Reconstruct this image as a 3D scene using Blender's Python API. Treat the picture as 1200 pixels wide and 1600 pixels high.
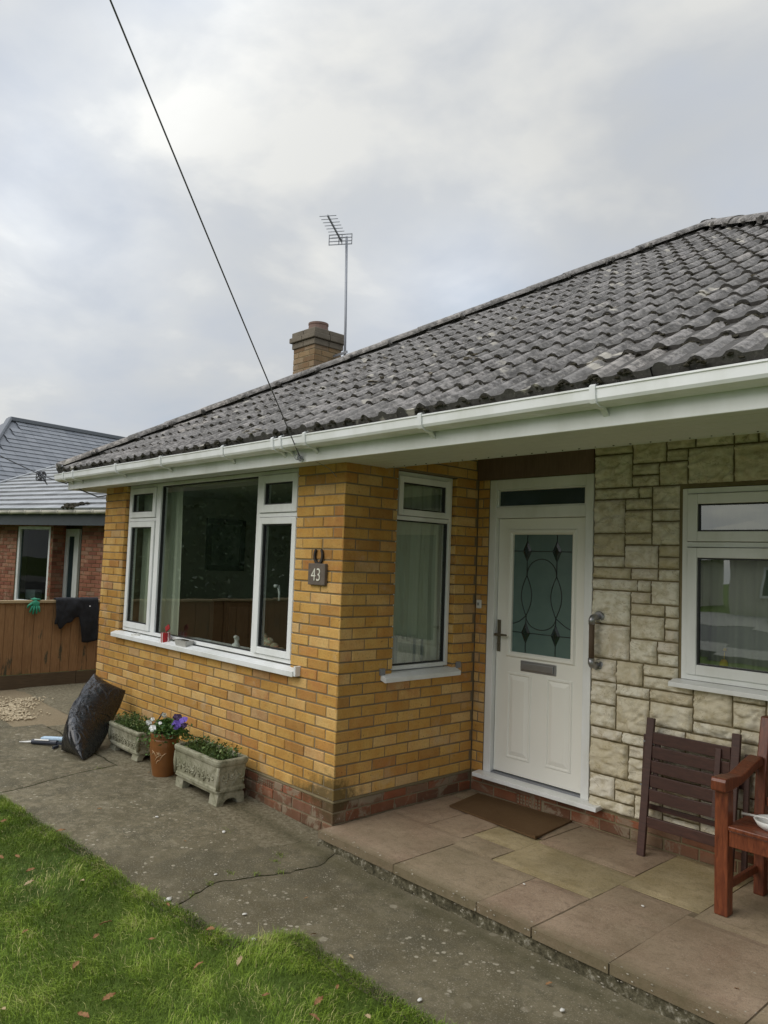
import bpy, bmesh, math, random
from mathutils import Vector, Matrix, noise
random.seed(7)
R = math.radians
sc = bpy.context.scene
for o in list(bpy.data.objects): bpy.data.objects.remove(o)
COL = sc.collection

# ------------------------------------------------------------ camera
cam = bpy.data.cameras.new('camera'); camo = bpy.data.objects.new('camera', cam); COL.objects.link(camo)
rt = Vector((0.67974911, 0.73257062, 0.03579717)); up = Vector((0.02313831, -0.07020141, 0.99726445)); fw = Vector((-0.73307965, 0.67706133, 0.0646698))
m = Matrix((rt, up, -fw)).transposed().to_4x4(); m.translation = Vector((3.9372, -3.2765, 1.7252)); camo.matrix_world = m
cam.sensor_fit = 'VERTICAL'; cam.sensor_height = 24; cam.lens = 24*1197.3/1600; cam.clip_start = .05; cam.clip_end = 600
sc.camera = camo
sc.render.resolution_x = 768; sc.render.resolution_y = 1024

# ------------------------------------------------------------ sky, sun, exposure
SUN_EL, SUN_AZ = R(38), R(-112)         # azimuth of the sun as seen from the origin (math angle)
w = bpy.data.worlds.new('World'); sc.world = w; w.use_nodes = True
nt = w.node_tree; nt.nodes.clear()
def N(t, **k):
    n = nt.nodes.new(t)
    for a, b in k.items(): setattr(n, a, b)
    return n
out = N('ShaderNodeOutputWorld'); bg = N('ShaderNodeBackground'); bg.inputs[1].default_value = .1
sky = N('ShaderNodeTexSky', sky_type='NISHITA', sun_disc=False, sun_elevation=SUN_EL, sun_rotation=math.pi/2-SUN_AZ, air_density=1.5, dust_density=4)
tc = N('ShaderNodeTexCoord')
def V(op, a, b=None, s=None):
    n = N('ShaderNodeVectorMath', operation=op); nt.links.new(a, n.inputs[0])
    if b is not None:
        if hasattr(b, 'links'): nt.links.new(b, n.inputs[1])
        else: n.inputs[1].default_value = b
    if s is not None: n.inputs['Scale'].default_value = s
    return n
def Mt(op, a, b=0.0, c=None, clamp=False):
    n = N('ShaderNodeMath', operation=op, use_clamp=clamp)
    for i, x in enumerate((a, b, c)):
        if x is None: continue
        if hasattr(x, 'links'): nt.links.new(x, n.inputs[i])
        else: n.inputs[i].default_value = x
    return n.outputs[0]
d = V('NORMALIZE', tc.outputs['Generated']).outputs[0]
sp = N('ShaderNodeSeparateXYZ'); nt.links.new(d, sp.inputs[0])
zz = Mt('ADD', Mt('MAXIMUM', sp.outputs[2], 0.0), .32)
cb = N('ShaderNodeCombineXYZ'); nt.links.new(Mt('DIVIDE', sp.outputs[0], zz), cb.inputs[0]); nt.links.new(Mt('DIVIDE', sp.outputs[1], zz), cb.inputs[1]); nt.links.new(sp.outputs[2], cb.inputs[2])
def noi(scale, det, rough, off, dist=0.0):
    a = V('ADD', cb.outputs[0], off).outputs[0]
    n = N('ShaderNodeTexNoise'); n.inputs['Scale'].default_value = scale; n.inputs['Detail'].default_value = det; n.inputs['Roughness'].default_value = rough; n.inputs['Distortion'].default_value = dist
    nt.links.new(a, n.inputs['Vector']); return n.outputs['Fac']
n1 = noi(1.5, 5, .5, (3.1, 1.7, .4), .3); n2 = noi(3.2, 7, .52, (7.3, 2.2, 1.4), .2); n3 = noi(.8, 3, .5, (1.3, 9.2, 3.4))
fac = Mt('ADD', Mt('MULTIPLY', n1, .6), Mt('MULTIPLY', n2, .4))
rp = N('ShaderNodeValToRGB'); nt.links.new(fac, rp.inputs[0])
e = rp.color_ramp.elements
e[0].position = .36; e[0].color = (.47, .535, .625, 1)
e[1].position = .63; e[1].color = (.76, .76, .735, 1)
k = e.new(.47); k.color = (.545, .58, .635, 1)
k = e.new(.56); k.color = (.605, .625, .645, 1)
# thin places in the cloud where more light comes through, and one bluer opening
def lobe(v, wid, amp):
    v = Vector(v).normalized()
    dt = V('DOT_PRODUCT', d, tuple(v)).outputs['Value']
    s = Mt('POWER', Mt('MAXIMUM', dt, 0.0), wid)
    return Mt('MULTIPLY', s, amp)
br = Mt('ADD', lobe((-.889, .276, .345), 90, .34), lobe((-.731, .369, .574), 160, .22))
br = Mt('ADD', br, lobe((-.616, .70, .345), 300, .30)); br = Mt('ADD', br, lobe((-.79, .23, .54), 60, .12))
br = Mt('ADD', br, lobe((-.70, .62, .33), 500, .10)); br = Mt('SUBTRACT', br, lobe((-.42, .80, .47), 60, .09))
br = Mt('SUBTRACT', br, lobe((-.91, .37, .17), 60, .06))
brn = Mt('MULTIPLY', br, Mt('MULTIPLY_ADD', n2, 2.6, -.35))
mul = Mt('ADD', brn, 1.0)
elv = N('ShaderNodeMapRange', interpolation_type='SMOOTHSTEP'); nt.links.new(sp.outputs[2], elv.inputs[0])
elv.inputs[1].default_value = .56; elv.inputs[2].default_value = 1.0; elv.inputs[3].default_value = 1.0; elv.inputs[4].default_value = 3.3
mul = Mt('MULTIPLY', mul, elv.outputs[0])
mul = Mt('MULTIPLY', mul, Mt('MULTIPLY_ADD', n3, .35, .84))
sc10 = V('SCALE', rp.outputs[0]); nt.links.new(Mt('MULTIPLY', mul, 9.5), sc10.inputs['Scale'])
mx = N('ShaderNodeMix', data_type='RGBA'); mx.inputs[0].default_value = .92
nt.links.new(sky.outputs[0], mx.inputs[6]); nt.links.new(sc10.outputs[0], mx.inputs[7])
nt.links.new(mx.outputs[2], bg.inputs[0]); nt.links.new(bg.outputs[0], out.inputs[0])
sl = bpy.data.lights.new('sun', 'SUN'); so = bpy.data.objects.new('sun', sl); COL.objects.link(so)
sl.energy = 1.5; sl.angle = R(50); sl.color = (1, .965, .91)
sd = Vector((math.cos(SUN_AZ)*math.cos(SUN_EL), math.sin(SUN_AZ)*math.cos(SUN_EL), math.sin(SUN_EL)))
so.rotation_euler = sd.to_track_quat('Z', 'Y').to_euler()
sc.view_settings.view_transform = 'Standard'; sc.view_settings.look = 'None'; sc.view_settings.gamma = 1; sc.view_settings.use_curve_mapping = False
sc.view_settings.exposure = 0.15

# ------------------------------------------------------------ material helpers
class Mat:
    def __init__(s, name, rough=.8, spec=.5):
        s.m = bpy.data.materials.new(name); s.m.use_nodes = True; s.t = s.m.node_tree; s.b = s.t.nodes['Principled BSDF']
        s.b.inputs['Roughness'].default_value = rough; s.b.inputs['Specular IOR Level'].default_value = spec
        s.tc = s.t.nodes.new('ShaderNodeTexCoord'); s.co = s.tc.outputs['Object']
    def n(s, t, **k):
        n = s.t.nodes.new(t)
        for a, b in k.items(): setattr(n, a, b)
        return n
    def l(s, a, b): s.t.links.new(a, b)
    def noise(s, scale, det=4, rough=.55, dist=0, stretch=None, co=None):
        n = s.n('ShaderNodeTexNoise'); n.inputs['Scale'].default_value = scale; n.inputs['Detail'].default_value = det
        n.inputs['Roughness'].default_value = rough; n.inputs['Distortion'].default_value = dist
        c = co or s.co
        if stretch:
            mp = s.n('ShaderNodeMapping'); mp.inputs['Scale'].default_value = stretch; s.l(c, mp.inputs[0]); c = mp.outputs[0]
        s.l(c, n.inputs['Vector']); return n.outputs['Fac']
    def ramp(s, f, stops):
        r = s.n('ShaderNodeValToRGB'); e = r.color_ramp.elements
        while len(e) < len(stops): e.new(.5)
        for i, (p, c) in enumerate(stops):
            e[i].position = p; e[i].color = (*c, 1) if not isinstance(c, (int, float)) else (c, c, c, 1)
        s.l(f, r.inputs[0]); return r.outputs[0]
    def mix(s, f, a, b, mode='MIX'):
        n = s.n('ShaderNodeMix', data_type='RGBA', blend_type=mode)
        for i, x in ((0, f), (6, a), (7, b)):
            if hasattr(x, 'links'): s.l(x, n.inputs[i])
            elif i == 0: n.inputs[0].default_value = x
            else: n.inputs[i].default_value = (*x, 1)
        return n.outputs[2]
    def math(s, op, a, b=0, c=None, clamp=False):
        n = s.n('ShaderNodeMath', operation=op, use_clamp=clamp)
        for i, x in enumerate((a, b, c)):
            if x is None: continue
            if hasattr(x, 'links'): s.l(x, n.inputs[i])
            else: n.inputs[i].default_value = x
        return n.outputs[0]
    def attr(s, name):
        n = s.n('ShaderNodeAttribute'); n.attribute_name = name; return n.outputs['Fac']
    def col(s, c):
        if hasattr(c, 'links'): s.l(c, s.b.inputs['Base Color'])
        else: s.b.inputs['Base Color'].default_value = (*c, 1)
        return s
    def rough(s, f, lo, hi):
        s.l(s.math('MULTIPLY_ADD', f, hi-lo, lo), s.b.inputs['Roughness'])
    def bump(s, f, strength=.5, dist=.01):
        n = s.n('ShaderNodeBump'); n.inputs['Strength'].default_value = strength; n.inputs['Distance'].default_value = dist
        s.l(f, n.inputs['Height'])
        if getattr(s, 'lastb', None): s.l(s.lastb, n.inputs['Normal'])
        s.lastb = n.outputs[0]; s.l(n.outputs[0], s.b.inputs['Normal']); return s
    def sep(s):
        n = s.n('ShaderNodeSeparateXYZ'); s.l(s.co, n.inputs[0]); return n.outputs
M = {}
def simple(name, c, rough=.6, var=.15, scale=8, bump=.1, bscale=60, metal=0, spec=.5):
    a = Mat(name, rough, spec); f = a.noise(scale, 5)
    a.col(a.mix(f, tuple(x*(1-var) for x in c), tuple(min(1, x*(1+var)) for x in c)))
    if bump: a.bump(a.noise(bscale, 3), bump, .004)
    a.rough(a.noise(scale*1.7, 3), max(.02, rough-.12), min(1, rough+.12))
    a.b.inputs['Metallic'].default_value = metal
    M[name] = a.m; return a

# white plastic: very slight dirt
a = Mat('white_plastic', .32); f = a.noise(3.5, 6, .6, stretch=(1, 1, .4)); g = a.noise(35, 3)
a.col(a.mix(a.ramp(f, [(.42, 0), (.70, 1)]), (.80, .81, .80), (.66, .67, .63))); a.bump(g, .03, .002); a.rough(f, .25, .45); M['upvc'] = a.m
a = Mat('door_paint', .38); f = a.noise(4, 5); a.col(a.mix(f, (.83, .82, .75), (.78, .77, .70))); a.bump(a.noise(90, 2, stretch=(1, 1, .15)), .08, .002); M['door'] = a.m
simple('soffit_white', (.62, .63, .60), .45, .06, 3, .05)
simple('seal_black', (.02, .02, .02), .5, .1)
simple('steel', (.33, .33, .34), .38, .12, 20, .05, 90, metal=.85)
simple('brass_dark', (.16, .14, .10), .4, .2, 20, .05, 90, metal=.7)
simple('galv', (.26, .27, .29), .5, .15, 20, .1, 80, metal=.5)
simple('iron', (.026, .020, .016), .7, .5, 40, .4, 120)
simple('cable_black', (.09, .09, .10), .5, .1)
simple('lead_line', (.015, .018, .018), .5, .1)
# yellow and red bricks (tone is per brick)
def brick_mat(name, stops, red):
    a = Mat(name, .85, .25); t = a.attr('tone'); t2 = a.attr('tone2')
    base = a.ramp(t, stops)
    big = a.noise(9, 4, .6, co=None); fine = a.noise(70, 5, .65); stre = a.noise(11, 4, .6)
    c = a.mix(a.ramp(big, [(.35, 0), (.7, .6)]), base, a.mix(1, base, (.90, .70, .52), 'MULTIPLY'))
    rm = a.math('MULTIPLY', a.ramp(stre, [(.35, .15), (.60, 1)]), a.ramp(t2, [(.74, 0), (.97, 1)]))
    c = a.mix(a.math('MULTIPLY', rm, .5), c, red)
    c = a.mix(a.ramp(fine, [(.3, .35), (.5, 0), (.72, 0), (.85, .25)]), c, (.20, .12, .05))
    sp_ = a.ramp(a.noise(38, 2), [(.68, 0), (.74, .7)]); c = a.mix(sp_, c, (.16, .09, .04))
    # algae and soot at the foot of the outside corner
    s = a.sep(); dz = a.math('ABSOLUTE', a.math('SUBTRACT', s[2], .16)); dx = a.math('ABSOLUTE', s[0]); dy = a.math('ABSOLUTE', s[1])
    r = a.math('ADD', a.math('MULTIPLY', dx, 1.6), a.math('ADD', a.math('MULTIPLY', dz, 4.2), a.math('MULTIPLY', dy, 3)))
    r = a.math('ADD', r, a.math('MULTIPLY_ADD', a.noise(11, 5, .7), 2.2, -1.1))
    c = a.mix(a.math('MULTIPLY', a.ramp(r, [(.35, 1), (.95, 0)]), .8), c, (.075, .06, .022))
    c = a.mix(a.ramp(a.noise(1.3, 6, .65, stretch=(1, 1, .6)), [(.36, .45), (.5, 0)]), c, a.mix(1, c, (.52, .44, .34), 'MULTIPLY')); c = a.mix(a.ramp(a.noise(3.3, 6, .7), [(.57, 0), (.70, .4)]), c, (.50, .42, .30))
    # rain-splash dirt along the ground
    g = a.math('ADD', s[2], a.math('MULTIPLY', a.noise(7, 5, .7), .28))
    c = a.mix(a.math('MULTIPLY', a.ramp(g, [(.1, 1), (.24, 0)]), .6), c, (.11, .07, .04))
    if name == 'brick_red': c = a.mix(a.ramp(a.noise(4.5, 6, .7, .5), [(.53, 0), (.58, .75)]), c, (.25, .205, .14))
    # salts
    sa = a.math('MULTIPLY', a.ramp(a.noise(26, 6, .75), [(.63, 0), (.67, 1)]), a.ramp(a.math('ABSOLUTE', a.math('SUBTRACT', s[2], .10)), [(.05, 1), (.14, 0)]))
    c = a.mix(a.math('MULTIPLY', sa, a.ramp(a.math('ADD', dx, dy), [(.15, 1), (.5, 0)])), c, (.5, .48, .42))
    a.col(c); a.bump(fine, .7, .005); a.bump(a.noise(14, 3), .3, .007); M[name] = a.m
brick_mat('brick_yellow', [(0, (.43, .235, .070)), (.12, (.52, .30, .078)), (.45, (.585, .355, .098)), (.75, (.63, .405, .135)), (.92, (.66, .455, .195)), (1, (.50, .335, .165))], (.44, .16, .060))
brick_mat('brick_red', [(0, (.14, .065, .040)), (.3, (.20, .085, .050)), (.6, (.29, .095, .045)), (.85, (.20, .105, .07)), (1, (.24, .17, .11))], (.25, .19, .13))
brick_mat('brick_chimney', [(0, (.19, .13, .075)), (.5, (.30, .215, .12)), (1, (.25, .19, .13))], (.22, .12, .07))
brick_mat('brick_old', [(0, (.20, .08, .055)), (.4, (.30, .12, .08)), (.7, (.36, .17, .11)), (1, (.30, .19, .14))], (.24, .08, .05))
a = Mat('mortar', .95, .1); f = a.noise(25, 6, .7); a.col(a.mix(f, (.16, .125, .075), (.30, .245, .16))); a.bump(a.noise(160, 4), .6, .004); M['mortar'] = a.m
a = Mat('stone', .9, .2); t = a.attr('tone'); f = a.noise(16, 7, .65); v = a.noise(6, 4, .6, 1.5)
c = a.ramp(t, [(0, (.55, .48, .33)), (.3, (.64, .58, .44)), (.7, (.74, .70, .58)), (1, (.66, .60, .50))])
c = a.mix(a.ramp(f, [(.42, .0), (.62, .55)]), c, (.40, .33, .18)); c = a.mix(a.ramp(v, [(.5, 0), (.7, .35)]), c, (.75, .72, .62))
vein = a.ramp(a.math('ABSOLUTE', a.math('SUBTRACT', a.noise(5, 4, .6, 1.2, stretch=(1, 1, 2.2)), .5)), [(.0, .55), (.012, 0)]); c = a.mix(vein, c, (.24, .19, .10))
a.col(c); a.bump(f, .5, .01); a.bump(a.noise(90, 4), .35, .003); M['stone'] = a.m
a = Mat('stone_mortar', .95, .1); a.col(a.mix(a.noise(20, 5), (.15, .12, .065), (.25, .205, .12))); a.bump(a.noise(120, 4), .5, .004); M['stone_mortar'] = a.m
# roof tiles
a = Mat('roof_tile', .92, .25); t = a.attr('tone'); f = a.noise(9, 8, .7); f2 = a.noise(45, 5, .7); f3 = a.noise(2.2, 5, .6)
c = a.ramp(t, [(0, (.18, .168, .158)), (.4, (.245, .23, .218)), (.8, (.31, .288, .27)), (1, (.37, .335, .30))])
c = a.mix(a.ramp(f, [(.40, .8), (.56, 0)]), c, (.045, .043, .039)); c = a.mix(a.ramp(a.noise(24, 6, .75), [(.42, .8), (.54, 0)]), c, (.075, .070, .063)); c = a.mix(a.ramp(a.noise(30, 6, .75), [(.52, 0), (.64, .55)]), c, (.40, .37, .33))
c = a.mix(a.ramp(f3, [(.45, 0), (.7, .5)]), c, (.20, .19, .175))
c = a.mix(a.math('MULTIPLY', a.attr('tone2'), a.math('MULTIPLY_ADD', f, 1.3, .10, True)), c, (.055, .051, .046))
mo = a.n('ShaderNodeTexVoronoi'); mo.inputs['Scale'].default_value = 5.5; mo.inputs['Randomness'].default_value = 1; a.l(a.co, mo.inputs['Vector'])
li = a.math('MULTIPLY', a.ramp(a.math('ADD', mo.outputs['Distance'], a.math('MULTIPLY_ADD', f2, .3, -.15)), [(.16, 1), (.24, 0)]), a.ramp(a.noise(3.1, 4, .7), [(.47, 0), (.53, .85)]))
c = a.mix(li, c, (.42, .39, .33))
c = a.mix(a.ramp(f2, [(.60, 0), (.70, .6)]), c, (.34, .32, .28))
a.col(c); a.bump(f2, .8, .006); a.bump(f, .5, .014); M['roof_tile'] = a.m
a = Mat('moss', .95, .1); f = a.noise(30, 5); a.col(a.mix(f, (.022, .021, .015), (.07, .062, .042))); a.bump(a.noise(120, 4), 1, .01); M['moss'] = a.m
a = Mat('lichen', .95, .1); f = a.noise(40, 5); a.col(a.mix(f, (.20, .17, .12), (.50, .46, .38))); a.bump(a.noise(120, 4), 1, .008); M['lichen'] = a.m
# ground materials
a = Mat('concrete', .88, .3); f = a.noise(1.6, 8, .62, .4); f2 = a.noise(14, 8, .7); f3 = a.noise(110, 4, .7)
c = a.ramp(f, [(.32, (.078, .064, .032)), (.45, (.110, .092, .051)), (.56, (.140, .118, .069)), (.7, (.185, .155, .096))])
c = a.mix(a.ramp(a.noise(4.5, 7, .68, .6), [(.50, 0), (.70, .5)]), c, (.20, .172, .112)); c = a.mix(a.ramp(a.noise(2.6, 7, .66, .3), [(.38, .7), (.5, 0)]), c, (.085, .075, .045))
c = a.mix(a.ramp(f2, [(.35, .7), (.52, 0)]), c, (.080, .070, .040)); c = a.mix(a.ramp(a.noise(9, 8, .75), [(.58, 0), (.68, .35)]), c, (.25, .215, .145))
c = a.mix(a.ramp(f3, [(.56, 0), (.68, .55)]), c, (.34, .30, .23)); g3 = a.noise(260, 2, .7); c = a.mix(a.ramp(g3, [(.30, .6), (.44, 0), (.60, 0), (.74, .5)]), c, (.10, .085, .055)); c = a.mix(a.ramp(a.noise(190, 2, .6), [(.64, 0), (.70, .6)]), c, (.38, .34, .27))
for sc_, th, cc, am in ((19, .17, (.40, .36, .27), .75), (7.5, .15, (.33, .29, .21), .6), (52, .17, (.40, .36, .28), .8)):
    vo = a.n('ShaderNodeTexVoronoi'); vo.inputs['Scale'].default_value = sc_; a.l(a.co, vo.inputs['Vector'])
    ed = a.math('ADD', vo.outputs['Distance'], a.math('MULTIPLY_ADD', f2, .22, -.11))
    s = a.math('MULTIPLY', a.ramp(ed, [(th, am), (th+.05, 0)]), a.ramp(a.noise(sc_*.17, 4, .7), [(.50, 0), (.58, 1)]))
    c = a.mix(s, c, cc)
s = a.sep()
# rougher, paler repair strip along the front wall
stp = a.math('ADD', s[1], a.math('MULTIPLY_ADD', a.noise(3.2, 7, .7), .34, .27))
stm = a.math('MULTIPLY', a.ramp(stp, [(-.0, 0), (.025, 1)]), a.ramp(a.math('ADD', a.math('MULTIPLY', s[0], -1), a.noise(4, 5)), [(.52, 0), (.56, 1)]))
rgh = a.noise(34, 7, .78)
c = a.mix(a.math('MULTIPLY', stm, .85), c, a.ramp(rgh, [(.34, (.075, .064, .034)), (.48, (.20, .17, .105)), (.60, (.27, .235, .155)), (.70, (.42, .38, .28))]))
pal = a.math('MULTIPLY', a.ramp(a.math('ADD', s[0], a.noise(2, 3)), [(-1.6, 1), (-.9, 0)]), a.ramp(a.noise(17, 8, .75), [(.50, 0), (.62, .5)]))
c = a.mix(pal, c, (.29, .25, .165))
c = a.mix(a.math('MULTIPLY', a.ramp(a.math('ADD', a.math('ABSOLUTE', a.math('ADD', s[1], .19)), a.math('MULTIPLY', f2, .12)), [(.04, 1), (.16, 0)]), .6), c, (.060, .055, .022))
a.col(c); a.bump(f2, .35, .012); a.bump(f3, .6, .004); a.bump(a.math('MULTIPLY', stm, rgh), .9, .02); a.rough(f, .7, .95); M['concrete'] = a.m
a = Mat('gravel_bed', .95, .2); f = a.noise(60, 6, .7); a.col(a.mix(f, (.13, .10, .06), (.40, .32, .20))); a.bump(f, 1, .01); M['gravel_bed'] = a.m
def slab_mat(name, c1, c2):
    a = Mat(name, .85, .3); f = a.noise(3.2, 7, .62, .3); f2 = a.noise(60, 5, .7); f3 = a.noise(18, 6, .7)
    c = a.mix(a.ramp(f, [(.35, 0), (.65, 1)]), c1, c2)
    c = a.mix(a.ramp(f2, [(.3, .4), (.5, 0)]), c, tuple(x*.5 for x in c1)); c = a.mix(a.ramp(f2, [(.66, 0), (.75, .5)]), c, (.40, .34, .27))
    c = a.mix(a.ramp(f3, [(.35, .5), (.5, 0)]), c, tuple(x*.62 for x in c1)); g3 = a.noise(240, 2, .7); c = a.mix(a.ramp(g3, [(.32, .55), (.45, 0), (.58, 0), (.72, .5)]), c, tuple(x*.55 for x in c1)); c = a.mix(a.ramp(a.noise(170, 2, .6), [(.62, 0), (.69, .6)]), c, (.46, .40, .32)); c = a.mix(a.ramp(a.noise(1.1, 4), [(.4, .4), (.55, 0)]), c, (.17, .14, .08))
    s = a.sep(); fr = a.math('ADD', s[1], a.math('MULTIPLY', f3, -.16))
    c = a.mix(a.math('MULTIPLY', a.ramp(a.math('ADD', fr, .3), [(.09, 1), (.19, 0)]), .75), c, (.10, .085, .042))
    vo = a.n('ShaderNodeTexVoronoi'); vo.inputs['Scale'].default_value = 26; a.l(a.co, vo.inputs['Vector'])
    sq = a.math('MULTIPLY', a.ramp(a.math('ADD', vo.outputs['Distance'], a.math('MULTIPLY_ADD', f2, .25, -.12)), [(.12, .85), (.18, 0)]), a.ramp(a.math('ADD', a.noise(5, 4, .7), a.math('MULTIPLY', s[1], -.22)), [(.53, 0), (.60, 1)]))
    c = a.mix(sq, c, (.42, .38, .30))
    a.col(c); a.bump(f2, .6, .004); a.bump(f3, .3, .01); M[name] = a.m
slab_mat('slab_pink', (.265, .182, .118), (.38, .28, .19)); slab_mat('slab_yellow', (.29, .225, .110), (.40, .32, .185)); slab_mat('slab_brown', (.25, .19, .115), (.36, .275, .18))
a = Mat('kerb_mortar', .95, .2); f = a.noise(22, 7, .75); a.col(a.ramp(f, [(.35, (.035, .032, .018)), (.55, (.13, .115, .07)), (.68, (.40, .37, .29))])); a.bump(f, 1, .02); M['kerb_mortar'] = a.m
simple('joint', (.14, .105, .06), .95, .4, 30, .6, 90)
a = Mat('soil', .95, .1); f = a.noise(30, 6, .7); a.col(a.mix(f, (.025, .022, .010), (.07, .058, .03))); a.bump(f, 1, .01); M['soil'] = a.m
a = Mat('turf', .95, .1); f = a.noise(9, 6, .7); a.col(a.mix(f, (.045, .075, .014), (.10, .14, .026))); a.bump(f, .8, .01); M['turf'] = a.m
a = Mat('grass', .6, .25); t = a.attr('tone'); f = a.noise(1.3, 4)
c = a.ramp(t, [(0, (.045, .080, .008)), (.35, (.105, .175, .013)), (.7, (.205, .30, .026)), (.93, (.34, .42, .065)), (1, (.46, .41, .17))])
a.col(a.mix(a.ramp(f, [(.4, 0), (.65, .4)]), c, (.20, .27, .035))); a.b.inputs['Subsurface Weight'].default_value = 0; M['grass'] = a.m
# wood
def wood(name, c1, c2, stretch, rough=.45, green=False):
    a = Mat(name, rough, .5); f = a.noise(14, 6, .6, .6, stretch=stretch); f2 = a.noise(2.2, 4)
    c = a.mix(a.ramp(f, [(.3, 0), (.7, 1)]), c1, c2); c = a.mix(a.ramp(f2, [(.4, 0), (.7, .4)]), c, tuple(x*.6 for x in c1))
    if green:
        s = a.sep(); g = a.math('ADD', s[2], a.math('MULTIPLY', a.noise(2.6, 6, .7, stretch=(1, 1.5, .5)), 1.9))
        c = a.mix(a.ramp(g, [(.85, .9), (1.75, 0)]), c, (.085, .070, .026))
        st = a.math('MULTIPLY', a.ramp(a.noise(4.2, 6, .72, stretch=(1, 2.2, .42)), [(.57, 0), (.63, .9)]), a.ramp(s[2], [(.62, 1), (.95, 0)]))
        c = a.mix(st, c, (.035, .042, .024))
    a.col(c); a.bump(f, .25, .003); a.rough(f2, rough-.1, rough+.15); M[name] = a.m
wood('wood_dark', (.045, .020, .015), (.085, .036, .026), (1, 6, 6), .5)
wood('wood_red', (.085, .020, .009), (.23, .065, .025), (5, 5, .8), .35)
wood('wood_fence', (.20, .095, .035), (.30, .165, .068), (6, 6, .5), .8, True)
wood('wood_cap', (.33, .23, .12), (.46, .35, .20), (6, .5, 6), .8)
wood('gravel_board', (.07, .045, .022), (.11, .072, .036), (6, .5, 6), .85)
wood('wood_panel', (.13, .080, .058), (.18, .115, .085), (6, 6, .6), .6)
# glass panes: clear, with a mirror layer
def glass_mat(name, tint, k=2.2, wav=.02):
    a = Mat(name); t = a.t; t.nodes.remove(a.b); o = t.nodes['Material Output']
    tr = a.n('ShaderNodeBsdfTransparent'); tr.inputs[0].default_value = (*tint, 1)
    gl = a.n('ShaderNodeBsdfGlossy'); gl.inputs['Roughness'].default_value = .008; gl.inputs[0].default_value = (.95, 1, .97, 1)
    fr = a.n('ShaderNodeLayerWeight'); fr.inputs[0].default_value = .5; f0 = .085*k
    bp = a.n('ShaderNodeBump'); bp.inputs['Strength'].default_value = wav; bp.inputs['Distance'].default_value = .05; a.l(a.noise(1.7, 2), bp.inputs['Height']); a.l(bp.outputs[0], gl.inputs['Normal'])
    mx = a.n('ShaderNodeMixShader'); a.l(a.math('MULTIPLY_ADD', a.math('POWER', fr.outputs['Facing'], 5.0), 1-f0, f0, True), mx.inputs[0]); a.l(tr.outputs[0], mx.inputs[1]); a.l(gl.outputs[0], mx.inputs[2]); a.l(mx.outputs[0], o.inputs[0]); M[name] = a.m
glass_mat('glass', (.78, .835, .80), 2.1)
glass_mat('glass_dim', (.35, .42, .42), .2)
glass_mat('glass_coated', (.70, .78, .74), 2.6)
a = Mat('door_glass', .16, .6); f = a.noise(7, 4); a.col(a.mix(f, (.075, .125, .115), (.115, .175, .155))); a.bump(a.noise(220, 2), .5, .002); M['door_glass'] = a.m
simple('dark_gem', (.012, .022, .018), .12, .3, 60, .1, 200)
simple('fanlight', (.03, .05, .055), .1, .2, 6, .1, 200)
# interior and odds
simple('room_wall', (.42, .41, .31), .9, .1, 3); simple('room_dark', (.10, .065, .04), .8, .2, 4)
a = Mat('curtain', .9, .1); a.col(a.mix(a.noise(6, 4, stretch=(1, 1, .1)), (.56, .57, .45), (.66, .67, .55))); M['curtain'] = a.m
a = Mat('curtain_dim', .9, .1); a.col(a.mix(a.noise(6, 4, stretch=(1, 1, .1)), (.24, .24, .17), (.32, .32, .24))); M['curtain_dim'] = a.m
simple('picture_frame', (.03, .025, .02), .4); 
a = Mat('picture_art', .6); a.col(a.ramp(a.noise(5, 6, .6), [(.35, (.05, .07, .055)), (.5, (.16, .19, .15)), (.65, (.35, .37, .32))])); M['art'] = a.m
a = Mat('cushion', .9); f = a.noise(14, 3, .6, 1.5); a.col(a.ramp(f, [(.4, (.55, .52, .42)), (.52, (.25, .26, .16)), (.6, (.50, .22, .16)), (.7, (.6, .58, .5))])); M['cushion'] = a.m
simple('book_white', (.62, .60, .53), .6, .15, 14); simple('book_grey', (.25, .27, .27), .6, .2, 14)
simple('ceramic', (.75, .74, .70), .25, .06)
a = Mat('bag_plastic', .33, .6); a.col((.009, .010, .013)); f = a.noise(7, 4, .6, 1.2); g = a.noise(24, 4, .6, .8, stretch=(1, 1, .5)); cs = a.ramp(a.math('ABSOLUTE', a.math('SUBTRACT', a.noise(5.5, 4, .55, 1.2, stretch=(1, 1, .8)), .5)), [(0, 1), (.06, 0)]); a.bump(cs, .45, .012); a.bump(a.noise(13, 2, .4, .6), .25, .012); a.rough(g, .20, .34); M['bag'] = a.m
a = Mat('terracotta', .32, .6); f = a.noise(6, 5); a.col(a.mix(f, (.17, .062, .016), (.26, .105, .028))); a.bump(a.noise(50, 3), .15, .003); M['terracotta'] = a.m
simple('pot_relief', (.46, .30, .16), .5, .2)
a = Mat('cast_stone', .92, .2); f = a.noise(12, 7, .7); c = a.ramp(f, [(.32, (.13, .125, .075)), (.5, (.30, .285, .20)), (.7, (.42, .40, .31))]); a.col(a.mix(a.ramp(a.noise(3, 4), [(.5, 0), (.7, .5)]), c, (.15, .155, .08))); a.bump(f, .5, .008); a.bump(a.noise(110, 4), .4, .003); M['cast_stone'] = a.m
def leafmat(name, stops):
    a = Mat(name, .55, .3); a.col(a.ramp(a.attr('tone'), stops)); M[name] = a.m
leafmat('leaf', [(0, (.025, .06, .015)), (.5, (.05, .11, .02)), (1, (.12, .20, .04))])
leafmat('herb', [(0, (.04, .065, .018)), (.5, (.075, .125, .03)), (.85, (.14, .20, .05)), (1, (.24, .24, .10))])
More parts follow.
